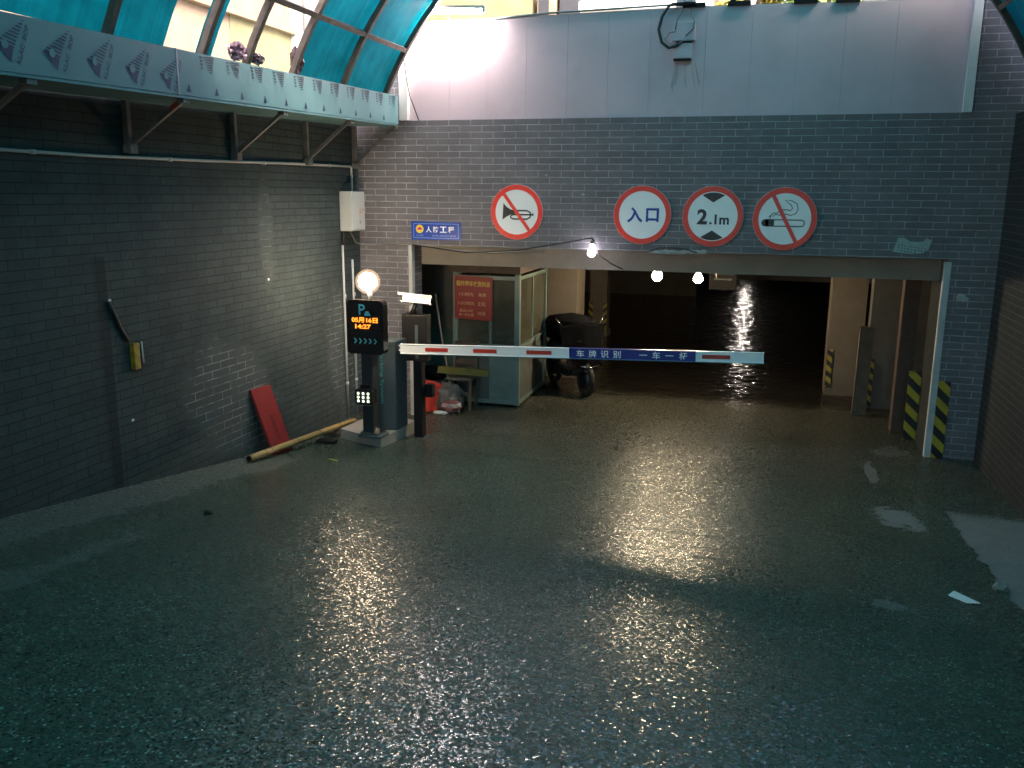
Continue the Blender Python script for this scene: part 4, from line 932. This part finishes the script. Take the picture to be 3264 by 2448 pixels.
mb = MB().tube([(-3.965, -1.3, 1.14), (-3.945, -1.3, 1.14)], .012, 10).tube([(-3.965, -1.3, 1.09), (-3.945, -1.3, 1.09)], .010, 10); mb.build('bolt', M['metal'], cb)
a0, a1 = Vector((-3.93, -1.30, 1.112)), Vector((.005, -1.30, 1.242)); ad = (a1-a0).normalized(); au = Vector((-ad.z, 0, ad.x)); AL = (a1-a0).length
HH = .052
am = MB().obox(a0, a1, .042, 2*HH, au, .006).build('arm', M['arm'], cb)
MB().obox(a0-au*(HH+.006), a1-au*(HH+.006), .036, .010, au).build('rubber_edge', M['arm_dark'], am)
F = Face(a0+Vector((0, -.021, 0)), ad, au, .0025)
def ax(X): return (X+3.93)/ad.x
for (x0, x1) in ((-3.63, -3.36), (-3.065, -2.795), (-2.46, -2.18), (-.60, -.32)): F.polys('red_reflector', M['redref'], am, [rect(ax(x0), -.022, ax(x1), .020)])
MB().obox(a0+ad*ax(-1.985), a0+ad*ax(-.665), .048, 2*HH+.006, au, .006).build('blue_band', M['blueband'], am)
F2 = Face(a0+Vector((0, -.0245, 0)), ad, au, .0025)
for ch_, x in zip('车牌识别一车一杆', (-1.865, -1.735, -1.605, -1.475, -1.20, -1.065, -.93, -.79)): F2.text(ch_, .078 if ch_ != '一' else .009, M['signwhite'], am, ax(x), 0, .012 if ch_ != '一' else .0, .082)

dp = thing('parking_display', 'black parking display board on a dark post with glowing red date and time', 'display', (-4.13, -1.65, CZ0))
MB().box(-4.225, -4.09, -1.72, -1.57, CZ0+.03, 1.2, .012).build('post', M['post'], dp)
MB().box(-4.27, -3.99, -1.76, -1.54, CZ0, CZ0+.035, .008).build('base_plate', M['charcoal'], dp)
MB().box(-4.25, -4.02, -1.735, -1.56, CZ0+.035, CZ0+.06, .006).build('base_collar', M['metal'], dp)
mb = MB(); x0, x1, z0, z1, rr = -4.345, -3.915, 1.12, 1.705, .05
op = []
for (cx, cz, s0) in ((x1-rr, z1-rr, 0), (x0+rr, z1-rr, 90), (x0+rr, z0+rr, 180), (x1-rr, z0+rr, 270)):
    for k in range(6): a = R(s0+18*k); op.append((cx+rr*math.cos(a), cz+rr*math.sin(a)))
mb.poly([(x, -1.80, z) for x, z in op], .12, (0, 1, 0)); mb.build('display_box', M['black_gloss'], dp)
F = Face((-4.13, -1.80, 1.41), (1, 0, 0), (0, 0, 1), .003)
F.text('P', .115, M['cyan'], dp, -.03, .195, .012)
F.polys('car_symbol', M['cyan'], dp, [rect(.0, .13, .065, .155), [(.008, .157), (.058, .157), (.05, .178), (.016, .178)]])
F.polys('screen', M['black'], dp, [rect(-.185, -.02, .185, .13)], .5)
F.text('05月16日', .056, M['led_halo'], dp, .0, .082, .018, .30, 2); F.text('14:27', .046, M['led_halo'], dp, -.02, .012, .018, .18, 2)
F.text('05月16日', .060, M['led_red'], dp, .0, .082, .045, .305, 1); F.text('14:27', .050, M['led_red'], dp, -.02, .012, .045, .186, 1)
for k in range(5): F.polys('chevron', M['cyan'], dp, stroke([(-.125+.058*k, -.118), (-.1+.058*k, -.145), (-.125+.058*k, -.172)], .014))
lp = thing('led_lamp', 'small black lamp box with nine lit LEDs strapped to the display post', 'lamp', (-4.14, -1.8, .65))
MB().box(-4.245, -4.035, -1.86, -1.73, .575, .735, .01).build('casing', M['black'], lp)
MB().box(-4.215, -4.10, -1.78, -1.735, .738, .775, .006).build('strap', M['black'], lp)
MB().box(-4.24, -4.04, -1.875, -1.86, .567, .575).build('lip', M['metal'], lp)
F = Face((-4.14, -1.86, .655), (1, 0, 0), (0, 0, 1), .003)
F.polys('lens', M['led_off'], lp, [rect(-.09, -.065, .09, .065)])
for i in range(3):
    for j in range(3): F.polys('led', M['led'], lp, [circ(-.058+.058*i, -.042+.042*j, .0135, 14)], 2)

cp = thing('camera_post', 'black post with a dark display box and number plate camera behind the barrier cabinet', 'camera post', (-3.8, -1.0, 0))
MB().box(-3.87, -3.765, -1.1, -.98, 0, .95, .006).build('post', M['black'], cp)
MB().box(-4.02, -3.71, -1.07, -.93, .93, 1.47, .012).build('display_box', M['black'], cp)
MB().box(-3.85, -3.815, -1.078, -1.07, .96, 1.35).build('face_strip', M['charcoal'], cp)
MB().box(-3.76, -3.665, -1.02, -.93, .50, .655, .01).build('speaker', M['black'], cp)
MB().box(-3.92, -3.70, -1.13, -.95, -.005, .03).build('base_plate', M['charcoal'], cp)
lc = thing('plate_camera', 'white bullet camera angled left on top of the black camera post', 'camera', (-3.86, -1.0, 1.47))
e0, e1 = Vector((-4.0, -1.09, 1.665)), Vector((-3.715, -.94, 1.625))
dd = (e1-e0).normalized(); upc = Vector((0, 0, 1))
MB().obox(e0, e1, .085, .075, upc, .016).build('housing', M['signwhite'], lc)
MB().obox(e0-dd*.04+Vector((0, 0, .045)), e1+dd*.01+Vector((0, 0, .045)), .105, .016, upc, .006).build('sun_shield', M['signwhite'], lc)
MB().obox(e0-dd*.006, e0+dd*.004, .078, .075, upc).build('lens', M['black_gloss'], lc)
MB().obox(e1-dd*.002, e1+dd*.04-Vector((0, 0, .02)), .04, .03, upc).build('cable_gland', M['black'], lc)
MB().tube([(-3.9, -1.0, 1.47), (-3.89, -1.0, 1.53), (-3.86, -1.0, 1.61)], [.05, .025, .03], 10).build('bracket', M['black'], lc)
mb = MB().tube([(-3.95, -1.02, 1.47), (-3.97, -1.03, 1.55), (-3.90, -1.02, 1.6)], .008, 8); mb.build('cable', M['cable_grey'], lc)

# ------------------------------------------------------------------ loose things along the left wall
pk = thing('red_plank', 'faded red plank with dark lettering leaning on the left wall', 'plank', (-4.85, -2.5, .12))
q0, q1 = Vector((-4.80, -2.43, gz(-2.43)+.0)), Vector((-4.985, -2.52, .845))
mb = MB(); hw = Vector((.02, .15, 0)); th = Vector((-.03, .004, -.01))
c4 = [q0-hw, q0+hw, q1+hw, q1-hw]
mb.poly([tuple(v) for v in c4], .028, Vector((-1, 0, -.2)).normalized()); mb.build('board', M['redplank'], pk)
F = Face((q0+q1)/2, hw, q1-q0, .004); rnd = random.Random(3); ink = []
for k in range(4):
    yb = .02-.075*k
    for j in range(3): ink.append(rect(-.032+.004*j, yb+.018*j-.004, .034-.01*rnd.random(), yb+.018*j+.002))
    ink += [rect(-.006, yb-.006, .002, yb+.045)]
F.polys('lettering', M['redink'], pk, ink)
bmb = thing('bamboo_pole', 'yellow bamboo pole lying slanted along the foot of the left wall', 'pole', (-4.8, -1.8, .1))
p0, p1 = Vector((-4.80, -3.08, gz(-3.08)+.045)), Vector((-4.70, -.98, .14)); N = 30
MB().tube([p0+(p1-p0)*i/N for i in range(N+1)], [.036-.008*i/N for i in range(N+1)], 12).build('culm', M['bamboo'], bmb)
mb = MB()
for f_ in (.12, .17, .4, .62, .83): mb.tube([p0+(p1-p0)*f_, p0+(p1-p0)*(f_+.006)], .0385-.008*f_, 12)
mb.build('node', M['bamboo_node'], bmb)
MB().tube([p0-(p1-p0)*.003, p0+(p1-p0)*.002], .030, 12).build('hollow_end', M['black'], bmb)
for (x, y, z, sx_, sy, sz, m, lab) in ((-4.66, -1.75, .06, .11, .06, .045, 'black', 'black brick like block beside the concrete island'), (-4.78, -1.35, .05, .1, .08, .05, 'wood_dark', 'dark rubble lump at the foot of the conduits')):
    o = MB().box(x-sx_, x+sx_, y-sy, y+sy, 0, z+sz, .012).build('rubble_block', M[m]); tag(o, lab, 'block')
o = MB().ball((-4.60, -.95, .06), .14, 1.2, 1.0, .5, 3, .5, 4, 2.6, flat=-.058).build('rubbish_heap', M['wood']); tag(o, 'brown heap of rubbish between the wall corner and the island', 'rubbish')
o = MB().ball((-4.46, -.72, .10), .055, 1.8, .8, .5, 3, .6, 6, 3., smooth=False).build('white_scrap', M['white_bag']); tag(o, 'white plastic scrap behind the display post', 'litter')
o = MB().tube([(-4.22, -2.56, gz(-2.56)+.012), (-4.09, -2.60, gz(-2.6)+.012)], .008, 6).build('yellow_straw', M['litter_y']); tag(o, 'short yellow straw on the wet floor in front of the island', 'litter')
o = MB().poly([(1.18, -4.86, gz(-4.86)+.004), (1.22, -4.80, gz(-4.8)+.02), (1.33, -4.98, gz(-4.98)+.012), (1.26, -4.98, gz(-4.98)+.004)], .004, (0, 0, 1)).build('paper_scrap', M['white_bag']); tag(o, 'white paper scrap on the floor near the right wall', 'litter')
o = MB().ball((1.53, -4.58, gz(-4.58)+.02), .04, 1.2, 1, .8, 2, .4, 2, smooth=False).build('pebble', M['stone']); tag(o, 'small brown stone near the right wall', 'stone')
o = MB().ball((-3.88, -5.05, gz(-5.05)+.01), .035, 1.2, .8, .5, 2, .4, 3, smooth=False).build('dark_lump', M['black']); tag(o, 'small dark lump on the floor left of the lamp reflection', 'litter')
